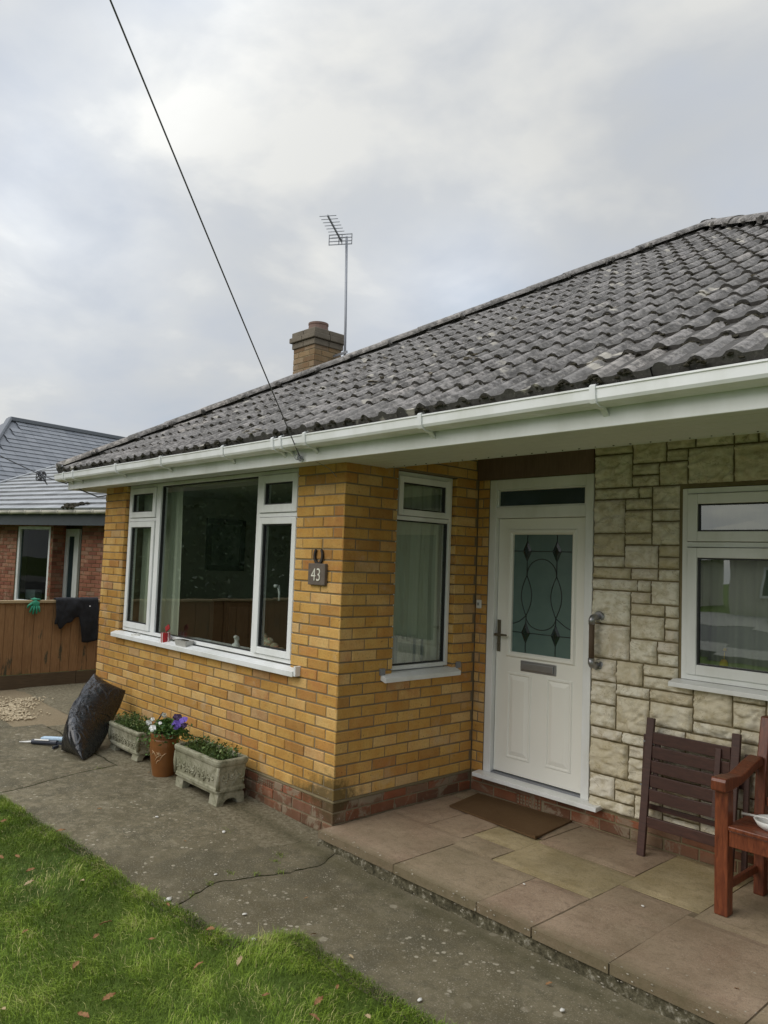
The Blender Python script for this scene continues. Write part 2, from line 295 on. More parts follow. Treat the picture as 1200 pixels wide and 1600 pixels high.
leafmat('tree_leaf', [(0, (.025, .045, .02)), (.5, (.06, .10, .045)), (.85, (.13, .18, .09)), (1, (.40, .44, .36))])
simple('petal_white', (.80, .80, .76), .6, .05); simple('petal_violet', (.13, .07, .38), .6, .4, 60); simple('petal_dark', (.035, .012, .06), .6, .3, 60); simple('petal_yellow', (.8, .5, .05), .6, .1)
a = Mat('dead_leaf', .75, .3); a.col(a.mix(a.noise(30, 5), (.13, .055, .022), (.34, .19, .08))); M['dead_leaf'] = a.m
a = Mat('dead_leaf_pale', .75, .3); a.col(a.mix(a.noise(30, 5), (.26, .19, .10), (.44, .34, .19))); M['dead_leaf_pale'] = a.m
simple('pebble_white', (.6, .58, .52), .7, .15); simple('pebble', (.50, .41, .27), .8, .35, 40)
a = Mat('doormat', .98, .05); f = a.noise(4, 5, .6); a.col(a.mix(f, (.13, .075, .036), (.20, .125, .065))); a.bump(a.noise(320, 3), 1, .012); M['mat'] = a.m
simple('cloth_black', (.010, .010, .012), .95, .3, 8, .5, 200); simple('glove_green', (.02, .22, .12), .7, .2, 30, .3)
simple('plaque', (.12, .095, .075), .85, .5, 22, .6, 90); simple('paint_white', (.72, .70, .60), .6, .1)
simple('tube_blue', (.42, .56, .68), .35, .25, 60); simple('gun_dark', (.03, .035, .05), .4, .2)
simple('asphalt', (.055, .055, .055), .9, .2, 20, .4, 120); simple('paving', (.22, .21, .19), .9, .15, 10, .3)
simple('bark', (.08, .06, .045), .95, .3, 20, .8, 30)
a = Mat('mug_stripes', .35); s = a.sep(); wv = a.n('ShaderNodeTexWave'); wv.inputs['Scale'].default_value = 16; mp = a.n('ShaderNodeMapping'); mp.inputs['Rotation'].default_value = (0, 0, .5); a.l(a.co, mp.inputs[0]); a.l(mp.outputs[0], wv.inputs[0]); a.col(a.ramp(wv.outputs['Fac'], [(.40, (.36, .015, .02)), (.72, (.62, .5, .48))])); M['mug'] = a.m
simple('red_cloth', (.35, .02, .02), .6); simple('tub', (.45, .44, .41), .5, .25, 40)
# neighbouring roofs
a = Mat('pantile_grey', .5, .5); t = a.attr('tone'); c = a.ramp(t, [(0, (.27, .28, .285)), (1, (.38, .39, .395))]); a.col(a.mix(a.ramp(a.noise(5, 5), [(.4, 0), (.7, .5)]), c, (.22, .225, .22))); a.bump(a.noise(40, 3), .3, .005); M['neighbour_tile'] = a.m
a = Mat('slate', .5, .5); t = a.attr('tone'); c = a.ramp(t, [(0, (.13, .14, .155)), (1, (.20, .21, .225))]); a.col(a.mix(a.ramp(a.noise(1.5, 5), [(.4, 0), (.7, .4)]), c, (.15, .155, .165))); a.bump(a.noise(40, 3), .3, .004); M['slate'] = a.m
simple('render_cream', (.55, .52, .44), .9, .06, 2); simple('shaded_soffit', (.05, .06, .065), .6, .2); simple('clay_pot', (.19, .12, .095), .85, .2, 12)  # the near-black board colour has the eave shade put into it
simple('cap_brick', (.16, .135, .10), .95, .35, 9, .8, 40)

# ------------------------------------------------------------ mesh helpers
Z = Vector((0, 0, 1))
class MB:
    def __init__(s): s.v = []; s.f = []; s.t = []; s.t2 = []
    def add(s, vs, fs, tone=None, tone2=0.0):
        o = len(s.v); s.v.extend(tuple(v) for v in vs)
        tt = random.random() if tone is None else tone
        for f in fs: s.f.append([i+o for i in f]); s.t.append(tt); s.t2.append(tone2)
    def box(s, a, b, tone=None):
        x0, y0, z0 = a; x1, y1, z1 = b
        s.add([(x0,y0,z0),(x1,y0,z0),(x1,y1,z0),(x0,y1,z0),(x0,y0,z1),(x1,y0,z1),(x1,y1,z1),(x0,y1,z1)],
              [(0,3,2,1),(4,5,6,7),(0,1,5,4),(1,2,6,5),(2,3,7,6),(3,0,4,7)], tone); return s
    def obox(s, c, ax, ay, az, tone=None):      # centre, three half-axis vectors
        c = Vector(c); ax = Vector(ax); ay = Vector(ay); az = Vector(az)
        vs = [c+i*ax+j*ay+k*az for k in (-1, 1) for i, j in ((-1,-1),(1,-1),(1,1),(-1,1))]
        s.add(vs, [(0,3,2,1),(4,5,6,7),(0,1,5,4),(1,2,6,5),(2,3,7,6),(3,0,4,7)], tone); return s
    def bar(s, p, q, w_, t_, side=None, tone=None):   # beam from p to q, w_ along side, t_ along the third axis
        p = Vector(p); q = Vector(q); dd = (q-p); L = dd.length; dd.normalize()
        sd_ = Vector(side) if side is not None else Vector((1, 0, 0)); sd_ = (sd_-dd*sd_.dot(dd)).normalized(); th = dd.cross(sd_)
        return s.obox((p+q)/2, sd_*w_/2, th*t_/2, dd*L/2, tone)
    def tube(s, pts, r, n=8, caps=True, tone=None):
        pts = [Vector(p) for p in pts]; rs = r if isinstance(r, (list, tuple)) else [r]*len(pts)
        rings = []; prev = None
        for i, p in enumerate(pts):
            t_ = (pts[min(i+1, len(pts)-1)]-pts[max(i-1, 0)]).normalized()
            if prev is None:
                a_ = Vector((0, 0, 1)) if abs(t_.z) < .9 else Vector((1, 0, 0)); u = t_.cross(a_).normalized()
            else: u = (prev-t_*prev.dot(t_)).normalized()
            prev = u; v_ = t_.cross(u)
            rings.append([p+(u*math.cos(2*math.pi*k/n)+v_*math.sin(2*math.pi*k/n))*rs[i] for k in range(n)])
        vs = [v for ring in rings for v in ring]; fs = []
        for i in range(len(rings)-1):
            for k in range(n): fs.append((i*n+k, i*n+(k+1) % n, (i+1)*n+(k+1) % n, (i+1)*n+k))
        if caps: fs.append(tuple(range(n))[::-1]); fs.append(tuple((len(rings)-1)*n+k for k in range(n)))
        s.add(vs, fs, tone); return s
    def lathe(s, prof, c, n=32, tone=None):      # prof: (radius, z)
        c = Vector(c); vs = []; fs = []
        for r_, z_ in prof:
            for k in range(n): vs.append(c+Vector((r_*math.cos(2*math.pi*k/n), r_*math.sin(2*math.pi*k/n), z_)))
        for i in range(len(prof)-1):
            for k in range(n): fs.append((i*n+k, i*n+(k+1) % n, (i+1)*n+(k+1) % n, (i+1)*n+k))
        fs.append(tuple(range(n))[::-1]); fs.append(tuple((len(prof)-1)*n+k for k in range(n)))
        s.add(vs, fs, tone); return s
    def blob(s, c, r, sub=1, jit=.25, sq=(1, 1, 1), tone=None):
        bm = bmesh.new(); bmesh.ops.create_icosphere(bm, subdivisions=sub, radius=1)
        sd_ = Vector((random.random()*50, random.random()*50, 0))
        vs = []
        for v in bm.verts:
            k = 1+jit*noise.noise(v.co*1.6+sd_)*2
            vs.append(Vector(c)+Vector((v.co.x*sq[0], v.co.y*sq[1], v.co.z*sq[2]))*r*k)
        fs = [[v.index for v in f.verts] for f in bm.faces]; bm.free(); s.add(vs, fs, tone); return s
    def build(s, name, mat, parent=None, smooth=False, bevel=0, seg=2, sub=0, recalc=True, solid=0):
        me = bpy.data.meshes.new(name); me.from_pydata(s.v, [], s.f); 
        a_ = me.attributes.new('tone', 'FLOAT', 'FACE'); a_.data.foreach_set('value', s.t)
        a_ = me.attributes.new('tone2', 'FLOAT', 'FACE'); a_.data.foreach_set('value', s.t2)
        if recalc:
            bm = bmesh.new(); bm.from_mesh(me); bmesh.ops.recalc_face_normals(bm, faces=bm.faces); bm.to_mesh(me); bm.free()
        for m_ in (mat if isinstance(mat, (list, tuple)) else [mat]): me.materials.append(M[m_])
        if smooth:
            me.polygons.foreach_set('use_smooth', [True]*len(me.polygons))
        me.update()
        o = bpy.data.objects.new(name, me); COL.objects.link(o)
        if parent is not None: o.parent = parent; o.matrix_parent_inverse = root_inv(parent)
        if solid: k_ = o.modifiers.new('s', 'SOLIDIFY'); k_.thickness = solid; k_.offset = 0
        if bevel: k_ = o.modifiers.new('b', 'BEVEL'); k_.width = bevel; k_.segments = seg; k_.limit_method = 'ANGLE'; k_.harden_normals = False
        if sub: k_ = o.modifiers.new('u', 'SUBSURF'); k_.levels = sub; k_.render_levels = sub
        return o
def root_inv(p):
    q = Matrix.Identity(4); chain = []
    while p is not None: chain.append(p); p = p.parent
    for c_ in reversed(chain): q = q @ c_.matrix_parent_inverse @ c_.matrix_basis
    return q.inverted()
def thing(name, label, cat, loc, group=None):
    o = bpy.data.objects.new(name, None); COL.objects.link(o); o.location = loc; o.empty_display_size = .1
    return tag(o, label, cat, group)
def tag(o, label, cat, group=None):
    o['label'] = label; o['category'] = cat
    if group: o['group'] = group
    return o
def struct(o, label=None, kind='structure', cat=None):
    o['kind'] = kind
    if label: o['label'] = label
    if cat: o['category'] = cat
    return o
def gh(x):
    xs = [-20, -6, -3, -1, 0, .5]; hs = [.05, .04, -.02, -.05, -.085, -.118]
    if x <= xs[0]: return hs[0]
    for i in range(5):
        if x <= xs[i+1]: return hs[i]+(hs[i+1]-hs[i])*(x-xs[i])/(xs[i+1]-xs[i])
    return hs[-1]
def nz(x, y, z=0, s=1): return noise.noise(Vector((x*s, y*s, z*s)))

# ------------------------------------------------------------ the ground
g = MB()
xs = [-120, -60, -30, -20, -14, -10, -8, -6, -3, -1, 0, .5, 2, 4, 8, 20, 60, 120]; ys = [-120, -60, -30, -14, -9, -6, -3, -1, 0, 2, 6, 12, 30, 60, 120]
vs = [(x, y, gh(x)-.06) for y in ys for x in xs]; fs = [(j*len(xs)+i, j*len(xs)+i+1, (j+1)*len(xs)+i+1, (j+1)*len(xs)+i) for j in range(len(ys)-1) for i in range(len(xs)-1)]
g.add(vs, fs, .5); struct(g.build('ground', 'turf', recalc=False), 'rough turf and soil spreading out under the gardens')
# concrete path, cut into slabs by cracks; the edge of the lawn is given by lawn_y(x)
LE = [(-6, -1.75), (-3.6, -1.60), (-1.876, -1.47), (-1.232, -1.427), (-.68, -1.354), (-.102, -1.336), (.153, -1.276), (.385, -1.218), (.715, -1.196), (.777, -1.147), (.799, -.975), (.873, -.90), (1.134, -.925), (1.349, -.93), (1.785, -.915), (6, -.85)]
def lawn_y(x):
    if x <= LE[0][0]: return LE[0][1]
    for (a0, b0), (a1, b1) in zip(LE, LE[1:]):
        if x <= a1: return b0+(b1-b0)*(x-a0)/(a1-a0)
    return LE[-1][1]
p = MB()
cr1 = lambda y: .10+.12*(-y)-.10*math.sin(y*5)+.04*nz(y*6, 2)+.014*nz(y*19, 5)+.005*nz(y*60, 9)      # crack from the porch corner to the lawn
def pathgrid(x0f, x1f, y0f, y1f, nx, ny, dz=0):
    vs = []
    for j in range(ny+1):
        for i in range(nx+1):
            u = i/nx; v = j/ny
            ya = -1; x = 0; y = 0
            for _ in range(3):
                x = x0f(y)*(1-u)+x1f(y)*u; y = y0f(x)*(1-v)+y1f(x)*v
            edge = min(u*nx, (nx-u*nx), 1.0); e2 = min(v*ny, ny-v*ny, 1.0)
            z = gh(x)+dz+.006*nz(x, y, 0, 2.2)+.002*nz(x, y, 3, 14)-(.009 if min(edge, e2) < .5 else 0)
            vs.append((x, y, z))
    fs = [(j*(nx+1)+i, j*(nx+1)+i+1, (j+1)*(nx+1)+i+1, (j+1)*(nx+1)+i) for j in range(ny) for i in range(nx)]
    p.add(vs, fs, .5)
low = lambda x: lawn_y(x)-.06
pathgrid(lambda y: -2.165+.10*math.sin(y*3.2)+.02*nz(y*7, 1), lambda y: cr1(y), low, lambda x: .06, 110, 60)
pathgrid(lambda y: cr1(y), lambda y: 6.0, low, lambda x: -.02, 130, 30, -.004)
pathgrid(lambda y: -4.0, lambda y: -2.165+.10*math.sin(y*3.2)+.02*nz(y*7, 1), low, lambda x: -.46+.04*nz(x*4, 2), 50, 30, .006)
pathgrid(lambda y: -3.9, lambda y: -2.165+.10*math.sin(y*3.2)+.02*nz(y*7, 1), lambda x: -.445+.04*nz(x*4, 2), lambda x: .1, 40, 16, .002)
pathgrid(lambda y: -6.0, lambda y: -4.02, lambda x: -1.9, lambda x: -.72+.03*nz(x*3, 1), 30, 20, 0)
pathgrid(lambda y: -6.0, lambda y: -4.02+.02*nz(y*5, 1), lambda x: -.1+.1*nz(x*3, 6), lambda x: 6, 30, 50, 0)
struct(p.build('path', 'concrete', smooth=True, recalc=False), 'cracked weathered concrete path between the lawn and the house')
gb = MB()
vs = []; nx, ny = 20, 30
for j in range(ny+1):
    for i in range(nx+1): x = -6+2.1*i/nx; y = -1.9+4*j/ny; vs.append((x, y, gh(x)-.012+.006*nz(x, y, 0, 8)))
gb.add(vs, [(j*(nx+1)+i, j*(nx+1)+i+1, (j+1)*(nx+1)+i+1, (j+1)*(nx+1)+i) for j in range(ny) for i in range(nx)], .5)
struct(gb.build('gravel_strip', 'gravel_bed', recalc=False), 'strip of bare gravelly ground beside the fence')
gs = MB()
for k_ in range(900):
    x = random.uniform(-5.3, -4.25); c_ = -.38+.12*math.sin(x*3); 
    if random.random() < .62: y = random.gauss(c_+(x+4.8)*-.35, .11)
    else: x = random.uniform(-5.6, -4.6); y = random.gauss(-.62, .14)
    r_ = random.uniform(.007, .017); gs.blob((x, y, gh(x)-.004+r_*.4), r_, 1, .3, (1, .8, .6))
struct(gs.build('gravel', 'pebble', recalc=False), 'loose tan gravel stones scattered on the ground by the fence', 'stuff', 'gravel')
# lawn base
lb = MB(); vs = []; nx, ny = 90, 24
for j in range(ny+1):
    for i in range(nx+1):
        x = -6+10*i/nx; y = lawn_y(x)+.004*nz(x*20, 3)-(j/ny)**1.5*6.0; vs.append((x, y, gh(x)+.004*min(1, j/2)+.012*nz(x, y, 0, 3)-(.03 if j == 0 else .0)))
lb.add(vs, [(j*(nx+1)+i, j*(nx+1)+i+1, (j+1)*(nx+1)+i+1, (j+1)*(nx+1)+i) for j in range(ny) for i in range(nx)], .5)
struct(lb.build('lawn', 'turf', smooth=True, recalc=False), 'front lawn beside the concrete path')
# grass blades
gr = MB(); V_ = []; F_ = []; T_ = []
def blade(x, y, z, L, wd, tone, lean=None):
    a_ = random.gauss(0, 1.1)+5*nz(x, y, 2, 1.7); ln = random.uniform(.45, 1.25) if lean is None else lean
    dx, dy = math.cos(a_), math.sin(a_); px, py = -dy*wd/2, dx*wd/2
    o = len(V_); k1 = L*.5; h1 = k1*(.92-.25*ln); r1 = .42*ln*k1; h2 = h1+k1*(.85-ln*.72); r2 = r1+k1*(.25+ln*.72)
    V_.extend([(x-px, y-py, z), (x+px, y+py, z), (x+dx*r1-px*.8, y+dy*r1-py*.8, z+h1), (x+dx*r1+px*.8, y+dy*r1+py*.8, z+h1), (x+dx*r2, y+dy*r2, z+h2)])
    F_.extend([(o, o+1, o+3, o+2), (o+2, o+3, o+4)]); T_.extend([tone, tone])
def grass_area(n, x0, x1, d0, d1, L0, L1):
    for _ in range(n):
        x = random.uniform(x0, x1); dd = random.uniform(d0, d1); y = lawn_y(x)-dd+.015*nz(x*30, 1)
        c_ = nz(x, y, 0, 2.1); c2 = nz(x, y, 4, 7); c3 = nz(x, y, 9, 4.5)
        if random.random() < .1+.35*(-c2)+.25*max(0, c3-.15): continue
        L = random.uniform(L0, L1)*(1+.45*c_+.35*c2); t_ = min(1, max(0, random.gauss(.37+.60*c_+.65*c2, .19))); L *= random.choice((.6, .8, 1, 1, 1.3))
        if random.random() < .05+.12*max(0, c3): t_ = 1.0
        blade(x, y, gh(x)+.012+.012*nz(x, y, 0, 3), L, random.uniform(.0013, .0030), t_, random.uniform(.4, 1.35) if c3 > .1 else None)
grass_area(120000, -2.6, 2.0, -.005, 1.75, .034, .075)
grass_area(60000, -2.6, 2.0, 0, 1.6, .012, .03)
grass_area(10000, -2.6, 2.2, -.02, .06, .03, .055)
grass_area(9000, -6, -2.5, -.01, 2.2, .035, .07)
grass_area(5000, -3, 3, 1.7, 3.2, .04, .08)
for cx_, cy_, n_, r_ in ((cr1(-.55), -.55, 25, .02), (cr1(-.68), -.68, 20, .02), (cr1(-.95), -.95, 25, .02), (cr1(-1.1), -1.1, 25, .03), (.02, -.42, 60, .03), (.07, -.50, 30, .02), (-.5, -.49, 20, .03), (.05, -.80, 26, .02), (-2.25, -.62, 12, .03)):
    for _ in range(n_): blade(random.gauss(cx_, r_), random.gauss(cy_, r_*.6), gh(cx_)-.005, random.uniform(.015, .035), .003, random.uniform(.3, .8))
gr.v = V_; gr.f = F_; gr.t = T_; gr.t2 = [0]*len(T_)
struct(gr.build('grass', 'grass', recalc=False), 'short uneven green grass blades of the front lawn', 'stuff', 'grass')
# street behind the photographer, seen mirrored in the panes
for nm, y0, y1, mt, z0, lb_ in (('pavement', -12.2, -10.2, 'paving', .03, 'pale pavement along the street'), ('road', -19, -12.3, 'asphalt', 0.0, 'dark asphalt road in front of the gardens'), ('reflection_paving', -26.6, -19.1, 'paving', .01, 'pale paving added beyond the road to grey the mirrored ground')):  # far paving is added, unseen directly, to grey the green reflection
    q = MB(); q.box((-60, y0, -.3), (60, y1, z0+.02), .5); struct(q.build(nm, mt), lb_)

# ------------------------------------------------------------ wall builders
class Face:   # a wall plane: u along the wall, z up, d outwards
    def __init__(s, O, U, Nn): s.O = Vector(O); s.U = Vector(U); s.N = Vector(Nn)
    def P(s, u, z, d_=0): return s.O+s.U*u+s.N*d_+Z*z
def fbox(mb, F, u0, u1, z0, z1, d0, d1, tone=None):
    vs = [F.P(u, z, d_) for z in (z0, z1) for u, d_ in ((u0, d0), (u1, d0), (u1, d1), (u0, d1))]
    mb.add(vs, [(0,3,2,1),(4,5,6,7),(0,1,5,4),(1,2,6,5),(2,3,7,6),(3,0,4,7)], tone)
def bricks(mb, F, u0, u1, z0, z1, off, holes, j=.009, L=.225, H=.075, ends=(0, 0)):
    k0 = math.floor(z0/H+.001); k1 = math.ceil(z1/H-.001)
    for k_ in range(k0, k1):
        za = max(z0, k_*H)+.001; zb = min(z1, (k_+1)*H)-j
        if zb-za < .01: continue
        zc = (za+zb)/2; iv = [(u0, u1)]
        for (a0, a1, b0, b1) in holes:
            if b0 < zc < b1:
                n_ = []
                for p0, p1 in iv:
                    if a1 <= p0 or a0 >= p1: n_.append((p0, p1)); continue
                    if p0 < a0: n_.append((p0, a0))
                    if p1 > a1: n_.append((a1, p1))
                iv = n_
        sh = off(k_)
        i0 = math.floor((u0-sh)/L)-1; i1 = math.ceil((u1-sh)/L)+1
        for i in range(i0, i1):
            ba = i*L+sh; bb = ba+L
            for p0, p1 in iv:
                xa = max(ba, p0); xb = min(bb, p1)
                if xb-xa < .025: continue
                ja = random.uniform(.35, .65)*j
                xa2 = xa+(ja if xa > p0+1e-6 or not (abs(p0-u0) < 1e-6 and ends[0]) else 0); xb2 = xb-(j-ja if xb < p1-1e-6 or not (abs(p1-u1) < 1e-6 and ends[1]) else 0)
                if xb2-xa2 < .015: continue
                c_ = .004; dd = random.uniform(-.0022, .0022); t1, t2_ = random.uniform(-.0008, .0008), random.uniform(-.0008, .0008)
                zr = random.uniform(-.001, .001)
                r0 = [F.P(u, z+zr, -.012) for u, z in ((xa2, za), (xb2, za), (xb2, zb), (xa2, zb))]
                r1 = [F.P(u, z+zr, dd-c_) for u, z in ((xa2, za), (xb2, za), (xb2, zb), (xa2, zb))]
                r2 = [F.P(u+random.uniform(-.0014, .0014), z+zr+random.uniform(-.0012, .0012), dd+q_) for u, z, q_ in ((xa2+c_, za+c_, t1), (xb2-c_, za+c_, t2_), (xb2-c_, zb-c_, t1), (xa2+c_, zb-c_, t2_))]
                fs = [(8, 9, 10, 11)]
                for a_ in (0, 4):
                    for q_ in range(4): fs.append((a_+q_, a_+(q_+1) % 4, a_+4+(q_+1) % 4, a_+4+q_))
                mb.add(r0+r1+r2, fs, random.random(), random.random())
def wallcore(mb, F, u0, u1, z0, z1, th, holes):
    us = sorted(set([u0, u1]+[h_[0] for h_ in holes]+[h_[1] for h_ in holes])); zs = sorted(set([z0, z1]+[h_[2] for h_ in holes]+[h_[3] for h_ in holes]))
    us = [u for u in us if u0 <= u <= u1]; zs = [z for z in zs if z0 <= z <= z1]
    for a0, a1 in zip(us, us[1:]):
        for b0, b1 in zip(zs, zs[1:]):
            if any(h_[0] < (a0+a1)/2 < h_[1] and h_[2] < (b0+b1)/2 < h_[3] for h_ in holes): continue
            fbox(mb, F, a0, a1, b0, b1, -.006, -th, .5)
L_, D_ = 3.89, 1.37
FW = Face((0, 0, 0), (1, 0, 0), (0, -1, 0))      # window wall, u = x
FR = Face((0, 0, 0), (0, 1, 0), (1, 0, 0))       # return wall, u = y
FD = Face((0, D_, 0), (1, 0, 0), (0, -1, 0))     # door and stone wall, u = x
W1 = (-3.405, -.54, .90, 2.389); W2 = (.497, 1.118, .90, 2.389); DO = (.115, 1.042, .13, 2.389); WR = (1.675, 3.52, 1.035, 2.255)
ho = thing('bungalow', 'yellow brick bungalow with white door, stone-clad porch wall and grey tiled roof', 'house', (0, 0, -.1))
RB = .142
b = MB(); bricks(b, FW, -L_, 0, RB, 2.40, lambda k_: 0 if k_ % 2 == 0 else .1125, [W1], ends=(0, 1)); b.build('brick_wall', 'brick_yellow', ho)
b = MB(); bricks(b, FR, 0, D_, RB, 2.62, lambda k_: .1125 if k_ % 2 == 0 else 0, [W2], ends=(1, 0)); b.build('brick_wall', 'brick_yellow', ho)
b = MB(); bricks(b, FD, 0, DO[0], RB, 2.62, lambda k_: 0 if k_ % 2 == 0 else .05, []); b.build('brick_wall', 'brick_yellow', ho)
b = MB(); bricks(b, FW, -L_, 0, -.225, RB-.004, lambda k_: 0 if k_ % 2 == 0 else .1125, [(-.885, -.672, .058, .118)], ends=(0, 1))
bricks(b, FR, 0, D_, -.2, RB-.004, lambda k_: .1125 if k_ % 2 == 0 else 0, [], ends=(1, 0)); bricks(b, FD, 0, 4.2, -.2, RB-.012, lambda k_: 0 if k_ % 2 == 0 else .1125, [(.44, .655, .0, .075)])
b.build('brick_plinth', 'brick_red', ho)
b = MB(); FL = Face((-L_, 0, 0), (0, 1, 0), (-1, 0, 0)); bricks(b, FL, 0, 8.5, -.2, 2.40, lambda k_: .1125 if k_ % 2 == 0 else 0, []); b.build('brick_wall', 'brick_yellow', ho)
b = MB()
XP = lambda h_: (h_[0]-.013, h_[1]+.013, h_[2], h_[3])
wallcore(b, FW, -L_+.006, -.006, -.4, 2.40, .22, [XP(W1)]); wallcore(b, FR, .22, D_+.2, -.4, 2.62, .22, [XP(W2)]); b.box((-.2, .007, 2.4005), (-.0062, .2195, 2.62), .5); b.box((-.2, .2205, 2.4), (-.0065, .2215, 2.62), .5)
wallcore(b, FD, 0.0, 1.04, -.4, 2.62, .2, [DO]); wallcore(b, FL, .23, 8.5, -.4, 2.40, .2, [])
b.box((-3.7, 8.3, -.4), (4.9, 8.5, 2.4), .5); b.box((4.7, 1.6, -.4), (4.9, 8.29, 2.4), .5)
b.build('wall_core', 'mortar', ho)
for F, h_ in ((FW, W1), (FR, W2)):
    for i_, sg_ in ((0, 1), (1, -1)): b = MB(); bricks(b, Face(F.P(h_[i_], 0, -.0035), -F.N, F.U*sg_), 0, .09, h_[2], h_[3], lambda k_: 0 if k_ % 2 else .1125, []); b.build('window_reveal', 'brick_yellow', ho)
# mortar smeared between red and yellow
b = MB()
for F, u0, u1 in ((FW, -L_, .003), (FR, -.003, D_)):
    n_ = 60
    vs = []
    for i in range(n_+1):
        u = u0+(u1-u0)*i/n_; w_ = .007+.006*nz(u*9, 3); dd = .0015+.003*abs(nz(u*14, 8)); zc = RB-.004
        vs += [F.P(u, zc-w_, -.004), F.P(u, zc, dd), F.P(u, zc+w_, -.004)]
    b.add(vs, [(3*i+a_, 3*i+3+a_, 3*i+4+a_, 3*i+1+a_) for i in range(n_) for a_ in (0, 1)], .5)
b.build('mortar_band', 'stone_mortar', ho, smooth=True)
# stone cladding
b = MB(); cw, chh = .0475, .0765; U0, Z0 = 1.045, .135; nu, nzz = 66, 32; occ = [[False]*nu for _ in range(nzz)]
for j in range(nzz):
    for i in range(nu):
        u = U0+(i+.5)*cw; z = Z0+(j+.5)*chh
        if WR[0]-.01 < u < WR[1]+.01 and WR[2]-.0 < z < WR[3]: occ[j][i] = True
rs = random.Random(21)
for j in range(nzz):
    i = 0
    while i < nu:
        if occ[j][i]: i += 1; continue
        hh = rs.choices([1, 2, 3], [.46, .16, .38])[0]; ww = {1: rs.randint(4, 7), 2: rs.randint(3, 6), 3: rs.randint(4, 6)}[hh]
        while j+hh > nzz: hh -= 1
        w2 = 0
        while w2 < ww and i+w2 < nu and not occ[j][i+w2]: w2 += 1
        k2 = i+w2; rem = 0
        while k2 < nu and not occ[j][k2] and rem < 2: rem += 1; k2 += 1
        if 0 < rem < 2 and (k2 >= nu or occ[j][k2]): w2 += rem
        while hh > 1 and hh*chh > w2*cw*1.02: hh -= 1
        def free(hh, w2): return all(j+a_ < nzz and not occ[j+a_][i+c_] for a_ in range(hh) for c_ in range(w2))
        while hh > 1 and not free(hh, w2): hh -= 1
        for a_ in range(hh):
            for c_ in range(w2): occ[j+a_][i+c_] = True
        u0 = U0+i*cw+.005; u1 = U0+(i+w2)*cw-.005; z0 = Z0+j*chh+.005; z1 = Z0+(j+hh)*chh-.005
        m1 = max(4, int((u1-u0)/.011)); m2 = max(4, int((z1-z0)/.011)); sd_ = rs.random()*90; base = rs.uniform(.004, .010)
        vs = []
        for q in range(m2+1):
            for p_ in range(m1+1):
                fu = p_/m1; fz = q/m2; u = u0+(u1-u0)*fu; z = z0+(z1-z0)*fz
                e_ = min(fu*(u1-u0), (1-fu)*(u1-u0), fz*(z1-z0), (1-fz)*(z1-z0)); ed = min(1, e_/.007)
                tr = nz(u*5+sd_, z*17+3*nz(u*6, z*6, sd_), 1); rk = (1-abs(tr)*2.4)*.015+abs(nz(u*14+sd_, z*34, 5))*.022+nz(u*45, z*60, sd_)*.004+(.006 if nz(u*8+sd_, z*20, 8) > .05 else 0)
                d_ = (base+rk)*(ed**.5)-.004*(1-ed)
                ju = .0025*nz(z*30, sd_)*(1 if fu < .01 or fu > .99 else 0); jz = .0025*nz(u*30, sd_)*(1 if fz < .01 or fz > .99 else 0)
                vs.append(FD.P(u+ju, z+jz, d_ if 0 < p_ < m1 and 0 < q < m2 else -.002))
        b.add(vs, [(q*(m1+1)+p_, q*(m1+1)+p_+1, (q+1)*(m1+1)+p_+1, (q+1)*(m1+1)+p_) for q in range(m2) for p_ in range(m1)], rs.random())
        i += w2
sw = b.build('stone_wall', 'stone', ho, smooth=True, recalc=False)
b = MB(); wallcore(b, FD, 1.043, 4.7, -.4, 2.62, .2, [WR]); b.build('stone_wall_core', 'stone_mortar', ho)

